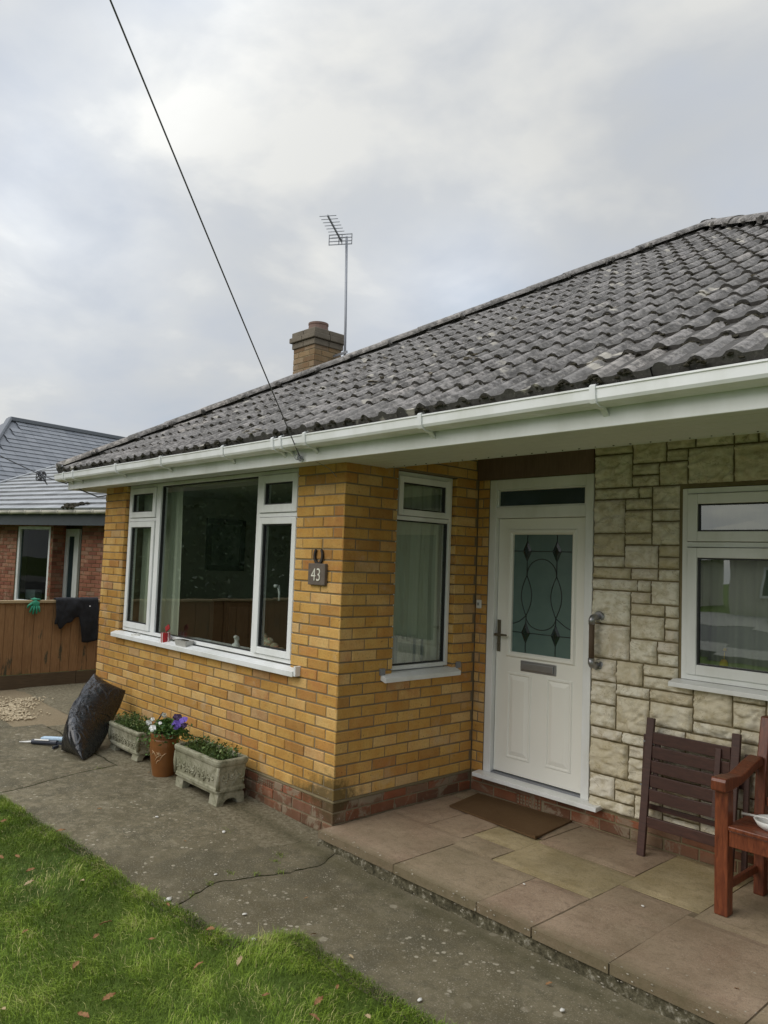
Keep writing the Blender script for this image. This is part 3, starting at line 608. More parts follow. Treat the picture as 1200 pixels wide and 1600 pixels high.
# ------------------------------------------------------------ windows
def window(F, u0, u1, z0, z1, d0, cells, mull, name='window', handles=(), fw_=.03, label=None, pane='glass'):
    """cells: (u0,u1,z0,z1,sash). frame front face at d0 (negative = recessed)"""
    b = MB(); d1 = d0-.07
    fbox(b, F, u0, u0+fw_, z0, z1, d0, d1); fbox(b, F, u1-fw_, u1, z0, z1, d0, d1)
    fbox(b, F, u0+fw_, u1-fw_, z0, z0+fw_, d0, d1); fbox(b, F, u0+fw_, u1-fw_, z1-fw_, z1, d0, d1)
    for (a0, a1, b0, b1) in mull: fbox(b, F, a0, a1, b0, b1, d0-.0006, d1)
    wo = b.build(name, 'upvc', ho, bevel=.003)
    if label: wo['label'] = label
    for (a0, a1, b0, b1, sash) in cells:
        if sash:
            s = MB(); w_ = sash; f0 = d0+.014; f1 = d0-.055; gq = .004
            a0 += gq; a1 -= gq; b0 += gq; b1 -= gq
            fbox(s, F, a0, a0+w_, b0, b1, f0, f1); fbox(s, F, a1-w_, a1, b0, b1, f0, f1); fbox(s, F, a0+w_, a1-w_, b0, b0+w_, f0, f1); fbox(s, F, a0+w_, a1-w_, b1-w_, b1, f0, f1)
            s.build('sash', 'upvc', wo, bevel=.004); g0, g1, g2, g3 = a0+w_, a1-w_, b0+w_, b1-w_; gd = d0-.012
        else: g0, g1, g2, g3 = a0, a1, b0, b1; gd = d0-.03
        s = MB(); t_ = .009
        fbox(s, F, g0, g0+t_, g2, g3, gd+.012, gd-.02); fbox(s, F, g1-t_, g1, g2, g3, gd+.012, gd-.02); fbox(s, F, g0+t_, g1-t_, g2, g2+t_, gd+.012, gd-.02); fbox(s, F, g0+t_, g1-t_, g3-t_, g3, gd+.012, gd-.02)
        s.build('gasket', 'seal_black', wo)
        s = MB(); tw = random.uniform(-.0008, .0008)
        s.add([F.P(g0+.004, g2+.004, gd+tw), F.P(g1-.004, g2+.004, gd-tw), F.P(g1-.004, g3-.004, gd+tw*.5), F.P(g0+.004, g3-.004, gd)], [(0, 1, 2, 3)])
        s.build('pane', pane, wo)
    for (u, z) in handles:
        s = MB(); s.tube([F.P(u, z, d0-.07), F.P(u, z, d0-.10)], .012, 8); s.tube([F.P(u, z+.005, d0-.105), F.P(u+.004, z-.05, d0-.115), F.P(u+.012, z-.11, d0-.11)], [.011, .010, .007], 8); s.build('handle', 'upvc', wo, smooth=True)
    return wo
w1 = window(FW, -3.40, -.545, .965, 2.387, -.04,
    [(-3.37, -2.815, 2.063, 2.357, .055), (-3.37, -2.815, .995, 2.033, .055), (-2.735, -1.115, .992, 2.357, 0), (-1.07, -.575, 2.063, 2.357, .060), (-1.07, -.575, .995, 2.033, .050)],
    [(-2.815, -2.735, .995, 2.357), (-1.115, -1.07, .995, 2.357), (-3.37, -2.815, 2.033, 2.063), (-1.07, -.575, 2.033, 2.063)], handles=((-.93, 1.51),))
s = MB(); s.add([FW.P(u, z, d_) for u in (-3.455, -.435) for z, d_ in ((.955, -.04), (.958, -.006), (.938, .055), (.900, .055), (.900, .045), (.925, -.04))], [(0,1,2,3,4,5), (6,11,10,9,8,7)]+[(i, (i+1) % 6, (i+1) % 6+6, i+6) for i in range(6)])
s.build('sill', 'upvc', w1, bevel=.003)
s = MB(); fbox(s, FW, -.4345, -.412, .905, .975, -.02, .045); s.build('sill_end', 'upvc', w1, bevel=.003)
w2 = window(FR, .50, 1.115, .955, 2.385, -.045, [(.53, 1.085, 2.063, 2.357, .045), (.53, 1.085, .985, 2.033, 0)], [(.53, 1.085, 2.033, 2.063)], fw_=.03)
s = MB(); s.add([FR.P(u, z, d_) for u in (.385, 1.165) for z, d_ in ((.950, -.045), (.945, -.004), (.922, .052), (.890, .052), (.890, .042), (.915, -.045))], [(0,1,2,3,4,5), (6,11,10,9,8,7)]+[(i, (i+1) % 6, (i+1) % 6+6, i+6) for i in range(6)])
s.build('sill', 'upvc', w2, bevel=.003)
for u in (.36, 1.148):
    s = MB(); fbox(s, FR, u+.01, u+.055, .938, .985, -.003, .014); s.build('sill_end', 'galv', w2, bevel=.002)
wr = window(FD, 1.682, 3.515, 1.07, 2.25, .01,
    [(1.715, 2.72, 1.915, 2.217, .062), (1.715, 2.72, 1.10, 1.885, .062), (2.76, 3.485, 1.10, 2.217, .062)],
    [(2.72, 2.76, 1.10, 2.22), (1.712, 2.72, 1.885, 1.915)], fw_=.033, pane='glass_coated')
s = MB(); s.add([FD.P(u, z, d_) for u in (1.635, 3.56) for z, d_ in ((1.068, .0), (1.066, .015), (1.050, .085), (1.022, .085), (1.022, .075), (1.04, .0))], [(0,1,2,3,4,5), (6,11,10,9,8,7)]+[(i, (i+1) % 6, (i+1) % 6+6, i+6) for i in range(6)])
s.build('sill', 'upvc', wr, bevel=.003)

# ------------------------------------------------------------ front door
b = MB(); d0, d1 = .004, -.07
fbox(b, FD, .123, .188, .166, 2.387, d0, d1); fbox(b, FD, .977, 1.04, .166, 2.387, d0, d1); fbox(b, FD, .188, .977, 2.31, 2.387, d0, d1); fbox(b, FD, .188, .977, 2.09, 2.172, d0, d1)
fbox(b, FD, .188, .202, 2.172, 2.31, -.006, d1); fbox(b, FD, .963, .977, 2.172, 2.31, -.006, d1); fbox(b, FD, .202, .963, 2.172, 2.184, -.006, d1); fbox(b, FD, .202, .963, 2.298, 2.31, -.006, d1)
df = b.build('door_frame', 'upvc', ho, bevel=.004)
s = MB(); fbox(s, FD, .203, .962, 2.185, 2.297, -.025, -.035); s.build('fanlight', 'fanlight', df)
s = MB(); s.add([FD.P(u, z, d_) for u in (.083, 1.148) for z, d_ in ((.166, -.07), (.166, .0), (.160, .085), (.131, .085), (.131, .07), (.14, -.07))], [(0,1,2,3,4,5), (6,11,10,9,8,7)]+[(i, (i+1) % 6, (i+1) % 6+6, i+6) for i in range(6)])
s.build('door_sill', 'upvc', df, bevel=.003)
s = MB(); fbox(s, FD, .19, .975, .1665, .178, -.01, -.05); s.build('weather_bar', 'galv', df)
dr = thing_ = None
b = MB(); fr_, bk = -.036, -.08      # leaf with a hole for the glass
for (a0, a1, b0, b1) in ((.193, .328, .186, 2.086), (.852, .973, .186, 2.086), (.328, .852, .186, 1.086), (.328, .852, 1.966, 2.086)): fbox(b, FD, a0, a1, b0, b1, fr_, bk)
dr = b.build('door', 'door', ho)
s = MB()   # raised surround of the glass and two raised panels
def ring(mb, F, a0, a1, b0, b1, w_, d_, h_):
    o = [(a0, b0), (a1, b0), (a1, b1), (a0, b1)]; lv = [(0, 0), (w_*.3, h_), (w_*.7, h_), (w_, 0)]
    vs = []
    for q_, hh in lv:
        for (u, z), (su, sz) in zip(o, ((1, 1), (-1, 1), (-1, -1), (1, -1))): vs.append(F.P(u+su*q_, z+sz*q_, d_+hh))
    mb.add(vs, [(r_*4+i, r_*4+(i+1) % 4, r_*4+4+(i+1) % 4, r_*4+4+i) for r_ in range(3) for i in range(4)])
ring(s, FD, .286, .894, 1.044, 2.008, .042, fr_, .014); s.build('glazing_surround', 'door', dr)
for u0 in (.318, .668):
    s = MB(); ring(s, FD, u0-.012, u0+.207, .30, .935, .022, fr_+.0004, .007)
    a0, a1, b0, b1 = u0+.014, u0+.181, .326, .909; q = .03
    vs = [FD.P(a0, b0, fr_+.0006), FD.P(a1, b0, fr_+.0006), FD.P(a1, b1, fr_+.0006), FD.P(a0, b1, fr_+.0006), FD.P(a0+q, b0+q, fr_+.011), FD.P(a1-q, b0+q, fr_+.011), FD.P(a1-q, b1-q, fr_+.011), FD.P(a0+q, b1-q, fr_+.011)]
    s.add(vs, [(4,5,6,7), (0,1,5,4), (1,2,6,5), (2,3,7,6), (3,0,4,7)]); s.build('door_panel', 'door', dr)
s = MB(); fbox(s, FD, .326, .854, 1.084, 1.968, -.052, -.058); s.build('door_glass', 'door_glass', dr)
s = MB(); gd = -.0505
def cam_line(pts, r_=.0032): s.tube([FD.P(u, z, gd) for u, z in pts], r_, 6)
GU0, GU1, GZ0, GZ1 = .330, .850, 1.088, 1.964; ua, ub = .451, .714; zt, zb_ = 1.842, 1.235
cam_line([(ua, GZ1), (ua, 1.66)]); cam_line([(ub, GZ1), (ub, 1.66)]); cam_line([(GU0, zt), (GU1, zt)]); cam_line([(GU0, zb_), (GU1, zb_)])
cam_line([(ua, GZ0), (ua, 1.36)]); cam_line([(ub, GZ0), (ub, 1.36)])
for uc in (ua, ub):
    for sg in (-1, 1): cam_line([(uc+sg*.047*math.sin(math.pi*t_/14), 1.36+.30*t_/14) for t_ in range(15)])
um = (ua+ub)/2
cam_line([(um+(ub-ua)/2*math.cos(math.pi*t_/14), 1.66+.125*math.sin(math.pi*t_/14)) for t_ in range(15)])
cam_line([(um+(ub-ua)/2*math.cos(math.pi*t_/14), 1.36-.095*math.sin(math.pi*t_/14)) for t_ in range(15)])
cam_line([(GU0, 1.295), (GU0+.06, 1.315), (ua, 1.36)]); cam_line([(GU1, 1.285), (GU1-.06, 1.31), (ub, 1.36)])
s.build('leading', 'lead_line', dr, smooth=True)
for uc in (ua, ub):
    for zc in (zt, zb_):
        s = MB(); hw, hh = .040, .083
        s.add([FD.P(uc-hw, zc, gd), FD.P(uc, zc-hh, gd), FD.P(uc+hw, zc, gd), FD.P(uc, zc+hh, gd), FD.P(uc-hw*.45, zc, gd+.004), FD.P(uc, zc-hh*.45, gd+.004), FD.P(uc+hw*.45, zc, gd+.004), FD.P(uc, zc+hh*.45, gd+.004)],
              [(4,5,6,7), (0,1,5,4), (1,2,6,5), (2,3,7,6), (3,0,4,7)]); s.build('diamond_bevel', 'dark_gem', dr)
s = MB(); fbox(s, FD, .427, .740, .953, 1.032, fr_, fr_+.008); fbox(s, FD, .446, .721, .966, 1.018, fr_+.008, fr_+.018); s.build('letter_plate', 'steel', dr, bevel=.004)
s = MB(); fbox(s, FD, .203, .232, 1.075, 1.315, fr_, fr_+.010); s.tube([FD.P(.218, 1.205, fr_+.01), FD.P(.218, 1.205, fr_+.05), FD.P(.24, 1.206, fr_+.056), FD.P(.325, 1.207, fr_+.054)], [.011, .011, .010, .008], 8); s.tube([FD.P(.218, 1.135, fr_+.01), FD.P(.218, 1.135, fr_+.018)], .011, 10)
s.build('door_handle', 'brass_dark', dr, bevel=.002)
b = MB(); fbox(b, FD, .0, 1.043, 2.392, 2.62, .0, .018); b.build('lintel_board', 'wood_panel', ho, bevel=.003)
# air bricks
for F, u0, u1, z0, z1 in ((FW, -.883, -.674, .060, .116), (FD, .442, .653, .002, .073)):
    s = MB(); fbox(s, F, u0, u1, z0, z1, -.0105, -.009)
    nc = 8
    for i in range(nc+1):
        u = u0+(u1-u0)*i/nc; fbox(s, F, u-.004, u+.004, z0, z1, -.009, -.001)
    for i in range(4): z = z0+(z1-z0)*i/3; fbox(s, F, u0, u1, z-.003, z+.003, -.009, -.0015)
    s.build('air_brick', 'brick_red', ho)

# ------------------------------------------------------------ porch slabs and step
st = thing('porch_step', 'raised porch step of mixed pink and yellow paving slabs on a mortared edge', 'step', (1.5, .5, -.12))
SL = [(.0, .70, -.12, .53, 0), (.0, .35, .53, 1.15, 0), (.35, .66, .53, 1.0, 0), (.70, 1.32, -.12, .40, 2), (.66, 1.0, .40, .63, 2), (.66, 1.0, .63, .92, 1), (1.0, 1.67, .40, .86, 1), (1.0, 1.67, .86, 1.37, 0), (1.32, 1.665, -.12, .40, 0), (1.67, 2.085, -.12, .69, 0), (1.67, 2.12, .69, 1.37, 1),
      (2.085, 2.67, -.12, .62, 0), (2.12, 2.7, .62, 1.37, 2), (2.67, 3.27, -.12, .62, 2), (2.7, 3.3, .62, 1.37, 0), (3.27, 3.9, -.12, .62, 0), (3.3, 3.95, .62, 1.37, 1), (.0, .35, 1.15, 1.37, 2), (.35, 1.0, .92, 1.37, 0), (3.9, 4.8, -.12, 1.37, 0)]
for (x0, x1, y0, y1, k_) in SL:
    b = MB(); j = .004; m1 = max(3, int((x1-x0)/.05)); m2 = max(3, int((y1-y0)/.05)); tl = random.uniform(-.003, .003); tl2 = random.uniform(-.003, .003)
    x0 += j*random.uniform(.6, 1.0); x1 -= j*random.uniform(.6, 1.0); y0 += (j if y0 > 0 else random.uniform(-.006, .006)); y1 -= j*random.uniform(.7, 1.2)
    vs = []
    for q in range(m2+1):
        for p_ in range(m1+1):
            fx = p_/m1; fy = q/m2; x = x0+(x1-x0)*fx; y = y0+(y1-y0)*fy; e_ = p_ in (0, m1) or q in (0, m2)
            z = tl*fx+tl2*fy+.0016*nz(x*6, y*6, 2)-(.006+.004*abs(nz(x*20, y*20)) if e_ else 0)
            if q == 0 and y0 < 0: y += .004*nz(x*14, 5)
            vs.append((x, y, z))
    n0 = len(vs); idx = [p_ for p_ in range(m1+1)]+[q*(m1+1)+m1 for q in range(1, m2+1)]+[m2*(m1+1)+p_ for p_ in range(m1-1, -1, -1)]+[q*(m1+1) for q in range(m2-1, 0, -1)]
    for i in idx: vs.append((vs[i][0], vs[i][1], -.055))
    fs = [(q*(m1+1)+p_, q*(m1+1)+p_+1, (q+1)*(m1+1)+p_+1, (q+1)*(m1+1)+p_) for q in range(m2) for p_ in range(m1)]+[(idx[i], n0+i, n0+(i+1) % len(idx), idx[(i+1) % len(idx)]) for i in range(len(idx))]
    b.add(vs, fs, .5); b.build('paving_slab', ('slab_pink', 'slab_yellow', 'slab_brown')[k_], st, smooth=False)
b = MB(); vs = []; n_ = 160
for i in range(n_+1):
    x = .0+4.75*i/n_; r_ = [.05, .012, -.002, .004, .0]
    for k_, z in enumerate((-.05, -.058, -.08, -.105, -.14)): vs.append((x, -.100+.012*nz(x*7, k_*2.3)+.006*nz(x*30, k_)-[0, .002, .004, .008, .012][k_], z))
b.add(vs, [(5*i+a_, 5*i+5+a_, 5*i+6+a_, 5*i+1+a_) for i in range(n_) for a_ in range(4)], .5); b.box((.02, -.08, -.3), (4.75, 1.36, -.058), .5)
b.build('mortar_edge', 'kerb_mortar', st, smooth=False)
b = MB(); b.box((.01, -.108, -.05), (4.75, 1.365, -.011), .5); b.build('joint_mortar', 'joint', st)
b = MB()
for k_ in range(190):
    x = random.uniform(.02, 4); r_ = random.uniform(.002, .006)
    b.blob((x, random.uniform(-.135, -.105), random.choice([-.0, -.02, -.06, -.1])+random.uniform(-.02, .0)), r_, 1, .3, (1.3, .5, .6))
b.build('lichen_crust', 'lichen', st)['kind'] = 'stuff'

# ------------------------------------------------------------ soffit, fascia, gutter
ZS, OV = 2.382, .29; XL = -L_-OV
b = MB()
def board_y(x0, x1, y0, y1): b.box((x0+.002, y0+.0025, ZS), (x1-.002, y1-.0025, ZS+.012), .5)
y = -OV+.02
while y < .345:
    yy = min(y+.095, .348)
    if y < -.01: board_y(XL+.02, 5.0, y, min(yy, .0) if yy > 0 and False else yy) if yy <= .0 else (board_y(XL+.02, .0, y, -.001), board_y(.001, 5.0, y, yy))
    else: board_y(.003, 5.0, y, yy)
    y = yy+.001
b.box((XL+.02, 0, ZS), (-L_-.002, 8.6, ZS+.012), .5); b.box((XL+.02, -OV+.02, ZS+.013), (5, .346, ZS+.02), .5)
b.box((.003, .350, ZS-.002), (5, .364, 2.62), .5); b.box((-.2, .365, 2.622), (5, 1.6, 2.64), .5)
so_ = b.build('soffit', 'soffit_white', ho, bevel=.0015, seg=1)
for i in range(46): s = MB(); s.tube([(.12+i*.105+random.uniform(-.01, .01), .325, ZS+.001), (.12+i*.105, .325, ZS-.002)], .004, 6); s.build('soffit_pin', 'seal_black', so_)
b = MB(); b.box((XL, -OV, 2.355), (5.2, -OV+.018, 2.535), .5); b.box((XL, -OV+.0185, 2.355), (XL+.018, 8.7, 2.535), .5)
b.build('fascia', 'upvc', ho, bevel=.003)
GP = [(0, 2.50), (-.006, 2.448), (-.02, 2.436), (-.078, 2.438), (-.098, 2.448), (-.106, 2.462), (-.108, 2.502), (-.113, 2.506), (-.113, 2.514), (-.106, 2.516), (-.102, 2.508), (-.100, 2.466), (-.09, 2.454), (-.02, 2.448), (-.004, 2.5)]
b = MB(); vs = []; n_ = len(GP)
def corner(dy, z): return (XL+dy, -OV+dy, z)
for dy, z in GP: vs.append((XL+dy, 8.6, z))
for dy, z in GP: vs.append(corner(dy, z))
for i in range(1, 25):
    for dy, z in GP: vs.append((XL+(9.4)*i/24, -OV+dy+.0015*nz(i*1.7, 0), z+.003*nz(i*.9, 4)))
fs = []
for r_ in range(len(vs)//n_-1):
    for i in range(n_-1): fs.append((r_*n_+i, r_*n_+i+1, (r_+1)*n_+i+1, (r_+1)*n_+i))
b.add(vs, fs, .5); gu = b.build('gutter', 'upvc', ho, recalc=False)
BR = [(0, 2.40), (-.012, 2.412), (-.03, 2.427), (-.081, 2.429), (-.106, 2.441), (-.115, 2.458), (-.120, 2.517), (-.110, 2.525), (-.098, 2.521)]
def bracket(x, wd=.014, parent=gu):
    s = MB(); vs = []
    for dy, z in BR: vs += [(x-wd, -OV+dy, z), (x+wd, -OV+dy, z)]
    for dy, z in BR: vs += [(x-wd, -OV+dy*.88, z+.010), (x+wd, -OV+dy*.88, z+.010)]
    k_ = len(BR)
    fs = [(2*i, 2*i+1, 2*i+3, 2*i+2) for i in range(k_-1)]+[(2*i, 2*i+2, 2*k_+2*i+2, 2*k_+2*i) for i in range(k_-1)]+[(2*i+1, 2*k_+2*i+1, 2*k_+2*i+3, 2*i+3) for i in range(k_-1)]
    s.add(vs, fs, .5); s.build('gutter_bracket', 'upvc', parent)
for x in (-4.03, -3.78, -2.77, -1.90, -.93, .055, 1.08, 2.13, 3.15): bracket(x)
bracket(-.295, .013); bracket(-.205, .013)

# ------------------------------------------------------------ roof
EX, EY, EZ = XL-.03, -OV-.05, 2.558; PT = R(30); HW = 4.70; SL_ = HW/math.cos(PT)
AP = Vector((EX+HW, EY+HW, EZ+HW*math.tan(PT)))
roof = MB(); mossb = MB(); lich = MB()
def roll(u):      # profile across the tiles, period .18
    t_ = (u/.15) % 1.0
    if t_ < .5: return .024*math.sin(math.pi*t_/.5)**.75
    return 0.0
def roof_face(O, U, Vh, W_, fine=True):
    O = Vector(O); U = Vector(U); S = (Vector(Vh)*math.cos(PT)+Z*math.sin(PT)); Nn = (Z*math.cos(PT)-Vector(Vh)*math.sin(PT))
    nrow = 18; ex = SL_/nrow; du = .01875 if fine else .09
    for r_ in range(nrow):
        v0 = r_*ex-(.02 if r_ else .05); v1 = (r_+1)*ex+.01; h0 = .021; h1 = .004
        ncol = int(W_/.30)+2; sh = 0
        for c_ in range(ncol):
            ua = c_*.30+sh-.30; ub = ua+.30
            lo = max(0, v0)*math.cos(PT); 
            if ub < lo-.2 or ua > W_-lo+.2: continue
            if ub < 0 or ua > W_: continue
            tone = min(1, max(0, random.gauss(.45, .22))); jl = random.uniform(-.003, .005); jv = random.uniform(-.011, .011); jt = random.uniform(-.004, .004)
            nn = int(.30/du+.5); vs = []; sd_ = random.random()*40
            for k_ in range(nn+1):
                u = ua+.30*k_/nn; hr = roll(u+.001)
                cu0 = min(max(u, max(0, v0)*math.cos(PT)), W_-max(0, v0)*math.cos(PT)); cu1 = min(max(u, v1*math.cos(PT)), W_-v1*math.cos(PT))
                rag = .006*nz(u*30, sd_) if fine else 0
                A = O+U*cu0+S*(v0+jv+rag); B = O+U*cu1+S*v1
                vs += [A+Nn*(hr*.85-.012 if r_ else -.045), A+Nn*(hr+h0+jl+jt*k_/nn+rag*.6), (A+B)/2+Nn*(hr+(h0+h1)/2+.003*nz(u*12, r_, sd_)), B+Nn*(hr+h1)]
            fs = []
            for k_ in range(nn):
                for q in range(3): fs.append((4*k_+q, 4*k_+4+q, 4*k_+5+q, 4*k_+1+q))
            for k_ in range(nn):
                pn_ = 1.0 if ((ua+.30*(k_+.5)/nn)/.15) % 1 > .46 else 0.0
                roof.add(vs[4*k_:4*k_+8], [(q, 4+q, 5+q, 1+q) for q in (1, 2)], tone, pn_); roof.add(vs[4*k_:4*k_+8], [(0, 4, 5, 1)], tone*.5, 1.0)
            if fine:
                for rr in (0, 1):
                    uc = ua+.0375+.15*rr; 
                    if not (lo+.1 < uc < W_-lo-.1): continue
                    far = max(0, 1-(uc/7)); 
                    if random.random() < .85:
                        for _ in range(random.randint(5, 12)):
                            uu = uc+random.uniform(-.045, .045); vv = v0+random.uniform(-.012, .008)
                            mossb.blob(O+U*uu+S*vv+Nn*(roll(uu)*.9+random.uniform(-.002, .012)), random.uniform(.005, .012), 1, .45, (1.5, 1.2, .8))
                    if random.random() < .07 and r_ < 10:
                        for _ in range(random.randint(2, 7)):
                            uu = uc+random.gauss(0, .05); vv = v0+random.uniform(.0, .16); lich.blob(O+U*uu+S*vv+Nn*(roll(uu)+.026), random.uniform(.006, .018), 1, .5, (1.5, 1.5, .35))
roof_face((EX, EY, EZ), (1, 0, 0), (0, 1, 0), 2*HW, True)
roof_face((EX+2*HW, EY, EZ), (0, 1, 0), (-1, 0, 0), 2*HW, False); roof_face((EX+2*HW, EY+2*HW, EZ), (-1, 0, 0), (0, -1, 0), 2*HW, False); roof_face((EX, EY+2*HW, EZ), (0, -1, 0), (1, 0, 0), 2*HW, False)
ro = roof.build('roof', 'roof_tile', ho, recalc=False)
mossb.build('moss', 'moss', ro)['kind'] = 'stuff'; lich.build('lichen', 'lichen', ro)['kind'] = 'stuff'
b = MB(); b.add([(EX+.02, EY+.03, EZ-.03), (EX+2*HW, EY+.03, EZ-.03), (EX+2*HW, EY+2*HW, EZ-.03), (EX+.02, EY+2*HW, EZ-.03), AP-Z*.05], [(0, 1, 4), (1, 2, 4), (2, 3, 4), (3, 0, 4)]); b.build('roof_underlay', 'seal_black', ro)
# hip tiles
b = MB()
def hip(A, B):
    A = Vector(A); B = Vector(B); L = (B-A).length; t_ = (B-A).normalized(); n_ = int(L/.40); sd_ = t_.cross(Z).normalized(); up_ = sd_.cross(t_).normalized()
    for i in range(n_+1):
        s0 = i*.40-.02; s1 = min(s0+.44, L+.05); vs = []; jz = random.uniform(-.003, .003); js = random.uniform(-.004, .004)
        sag = .03*nz(i*.35, 3)
        for s_, rr, zz_ in ((s0, .122, .006), (s1, .120, .002)):
            for k_ in range(13):
                a_ = math.pi*(k_/12)
                c_ = A+t_*s_+sd_*(math.cos(a_)*rr+js)+up_*(math.sin(a_)*rr*.62-.005+zz_+jz+sag*0); vs.append(c_)
        for k_ in range(13):
            a_ = math.pi*(k_/12); vs.append(A+t_*s0+sd_*(math.cos(a_)*.112+js)+up_*(math.sin(a_)*.112*.62-.008+jz))
        fs = [(k_, k_+1, 14+k_, 13+k_) for k_ in range(12)]+[(26+k_, 27+k_, k_+1, k_) for k_ in range(12)]
        b.add(vs, fs, random.gauss(.75, .2))
        for _ in range(3):
            p_ = A+t_*(s0+random.uniform(0, .1))+sd_*random.choice((-.12, .12)); b.blob(p_+up_*.01, random.uniform(.02, .035), 1, .4, tone=.3)
c1, c2 = Vector((EX, EY, EZ+.02)), Vector((EX+2*HW, EY, EZ+.02)); c3, c4 = Vector((EX+2*HW, EY+2*HW, EZ+.02)), Vector((EX, EY+2*HW, EZ+.02)); AA = AP+Z*.03
for c_ in (c1, c2, c3, c4): hip(c_, AA)
b.build('hip_tiles', 'roof_tile', ro, smooth=False)
# chimney
ch = MB(); x0, x1, y0, y1 = -4.03, -3.59, 2.40, 2.83
for F, u1 in ((Face((x0, y0, 0), (1, 0, 0), (0, -1, 0)), x1-x0), (Face((x1, y0, 0), (0, 1, 0), (1, 0, 0)), y1-y0), (Face((x0, y0, 0), (0, 1, 0), (-1, 0, 0)), y1-y0), (Face((x0, y1, 0), (1, 0, 0), (0, 1, 0)), x1-x0)):
    bricks(ch, F, 0, u1, 0, 4.42, lambda k_: 0 if k_ % 2 == 0 else .1125, [], ends=(1, 1))
cho = ch.build('chimney', 'brick_chimney', ho)
s = MB(); s.box((x0+.006, y0+.006, 0), (x1-.006, y1-.006, 4.42), .5); s.build('chimney_core', 'mortar', cho)
s = MB()
for k_, (z0, z1, q) in enumerate(((4.40, 4.475, .018), (4.479, 4.545, .045), (4.549, 4.612, .022))):
    for ii in range(2):
        for jj in range(2):
            ax, bx = (x0-q, (x0+x1)/2-.004) if ii == 0 else ((x0+x1)/2+.004, x1+q); ay, by = (y0-q, (y0+y1)/2-.004) if jj == 0 else ((y0+y1)/2+.004, y1+q)
            s.box((ax, ay, z0), (bx, by, z1))
s.box((x0+.03, y0+.03, 4.4), (x1-.03, y1-.03, 4.63)); s.build('chimney_cap', 'cap_brick', cho, bevel=.008)
s = MB(); s.lathe([(.135, 4.615), (.128, 4.66), (.124, 4.715), (.130, 4.72), (.130, 4.745), (.10, 4.745), (.10, 4.70)], (-3.81, 2.615, 0), 20); s.build('chimney_pot', 'clay_pot', cho, smooth=False)

# ------------------------------------------------------------ things fixed to the house
ae = thing('television_aerial', 'grey television aerial on a tall pole beside the brick chimney', 'aerial', (-3.42, 2.75, 4.2))
s = MB(); s.tube([(-3.40, 2.75, 3.6), (-3.43, 2.75, 4.7), (-3.50, 2.77, 5.86)], .016, 8); s.build('pole', 'galv', ae, smooth=True)
s = MB(); bA = Vector((-3.56, 2.74, 5.80)); bB = Vector((-3.189, 2.21, 5.85)); s.bar(bA, bB, .018, .018); s.build('boom', 'galv', ae)
ld = (bB-bA).normalized(); cr = Vector((.174, .12, 0)).normalized()
for i in range(8):
    p_ = bB-ld*.012-ld*(.075*i); s = MB(); s.tube([p_-cr*.105, p_+cr*.105], .0045, 6); s.build('rod', 'galv', ae)
s = MB(); c0 = bA+ld*.06
for dz in (-.065, -.022, .022, .065): s.bar(c0-cr*.15+Z*dz, c0+cr*.15+Z*dz, .012, .006, Z)
for du_ in (-.15, -.02, .02, .15): s.bar(c0+cr*du_-Z*.07, c0+cr*du_+Z*.07, .012, .006, cr)
s.build('reflector', 'galv', ae)
s = MB(); s.bar((-3.60, 2.70, 4.30), (-3.36, 2.74, 4.33), .03, .012, Z); s.build('bracket', 'galv', ae)

s = MB(); s.box((-.340, -.026, 1.548), (-.152, .002, 1.697), .5)
pq = s.build('house_number_plaque', 'plaque', bevel=.006); tag(pq, 'small brown slab plaque with painted number 43 under the horseshoe', 'house number')
fc = bpy.data.curves.new('number', 'FONT'); fc.body = '43'; fc.size = .125; fc.extrude = .0015; fc.align_x = 'CENTER'; fc.offset = -.001
fo = bpy.data.objects.new('number', fc); COL.objects.link(fo)
dg = bpy.context.evaluated_depsgraph_get(); me = bpy.data.meshes.new_from_object(fo.evaluated_get(dg)); bpy.data.objects.remove(fo)
no = bpy.data.objects.new('number', me); COL.objects.link(no); me.materials.clear(); me.materials.append(M['paint_white']); no.rotation_euler = (R(90), 0, 0); no.location = (-.246, -.0285, 1.578); no.scale = (.88, 1.0, 1); no.parent = pq
s = MB(); pts = []
for t_ in range(25):
    a_ = R(-58+296*(t_/24))-R(90)-R(90); a_ = R(90)+R(40)+R(280)*t_/24
    pts.append((-.248+.043*math.cos(a_)*(1 if math.sin(a_) < .2 else 1+.3*(.2-math.sin(a_))*-.2), -.012, 1.750+.054*math.sin(a_)))
ps = [Vector(p_) for p_ in pts]; vs = []; ce = Vector((-.248, -.012, 1.752))
for i, p_ in enumerate(ps):
    o_ = (p_-ce).normalized(); w_ = .0075+.0025*math.sin(math.pi*i/24)
    vs += [p_-o_*w_+Vector((0, .009, 0)), p_+o_*w_+Vector((0, .009, 0)), p_+o_*w_-Vector((0, .005, 0)), p_-o_*w_-Vector((0, .005, 0))]
s.add(vs, [(4*i+q, 4*i+(q+1) % 4, 4*i+4+(q+1) % 4, 4*i+4+q) for i in range(24) for q in range(4)]+[(0, 1, 2, 3), (96, 99, 98, 97)]); tag(s.build('horseshoe', 'iron', bevel=.002), 'rusty dark horseshoe fixed points up on the yellow brick', 'horseshoe')
db = thing('doorbell', 'small white doorbell push on the brick beside the door', 'doorbell', (.045, 1.36, 1.42))
s = MB(); s.box((.024, 1.352, 1.39), (.066, 1.369, 1.455), .5); s.build('case', 'upvc', db, bevel=.003)
s = MB(); s.box((.037, 1.347, 1.412), (.053, 1.3515, 1.434), .5); s.build('button', 'book_grey', db, bevel=.002)
gr_ = thing('grab_rail', 'grey and brown vertical grab rail to the right of the door', 'grab rail', (1.10, 1.36, 1.24))
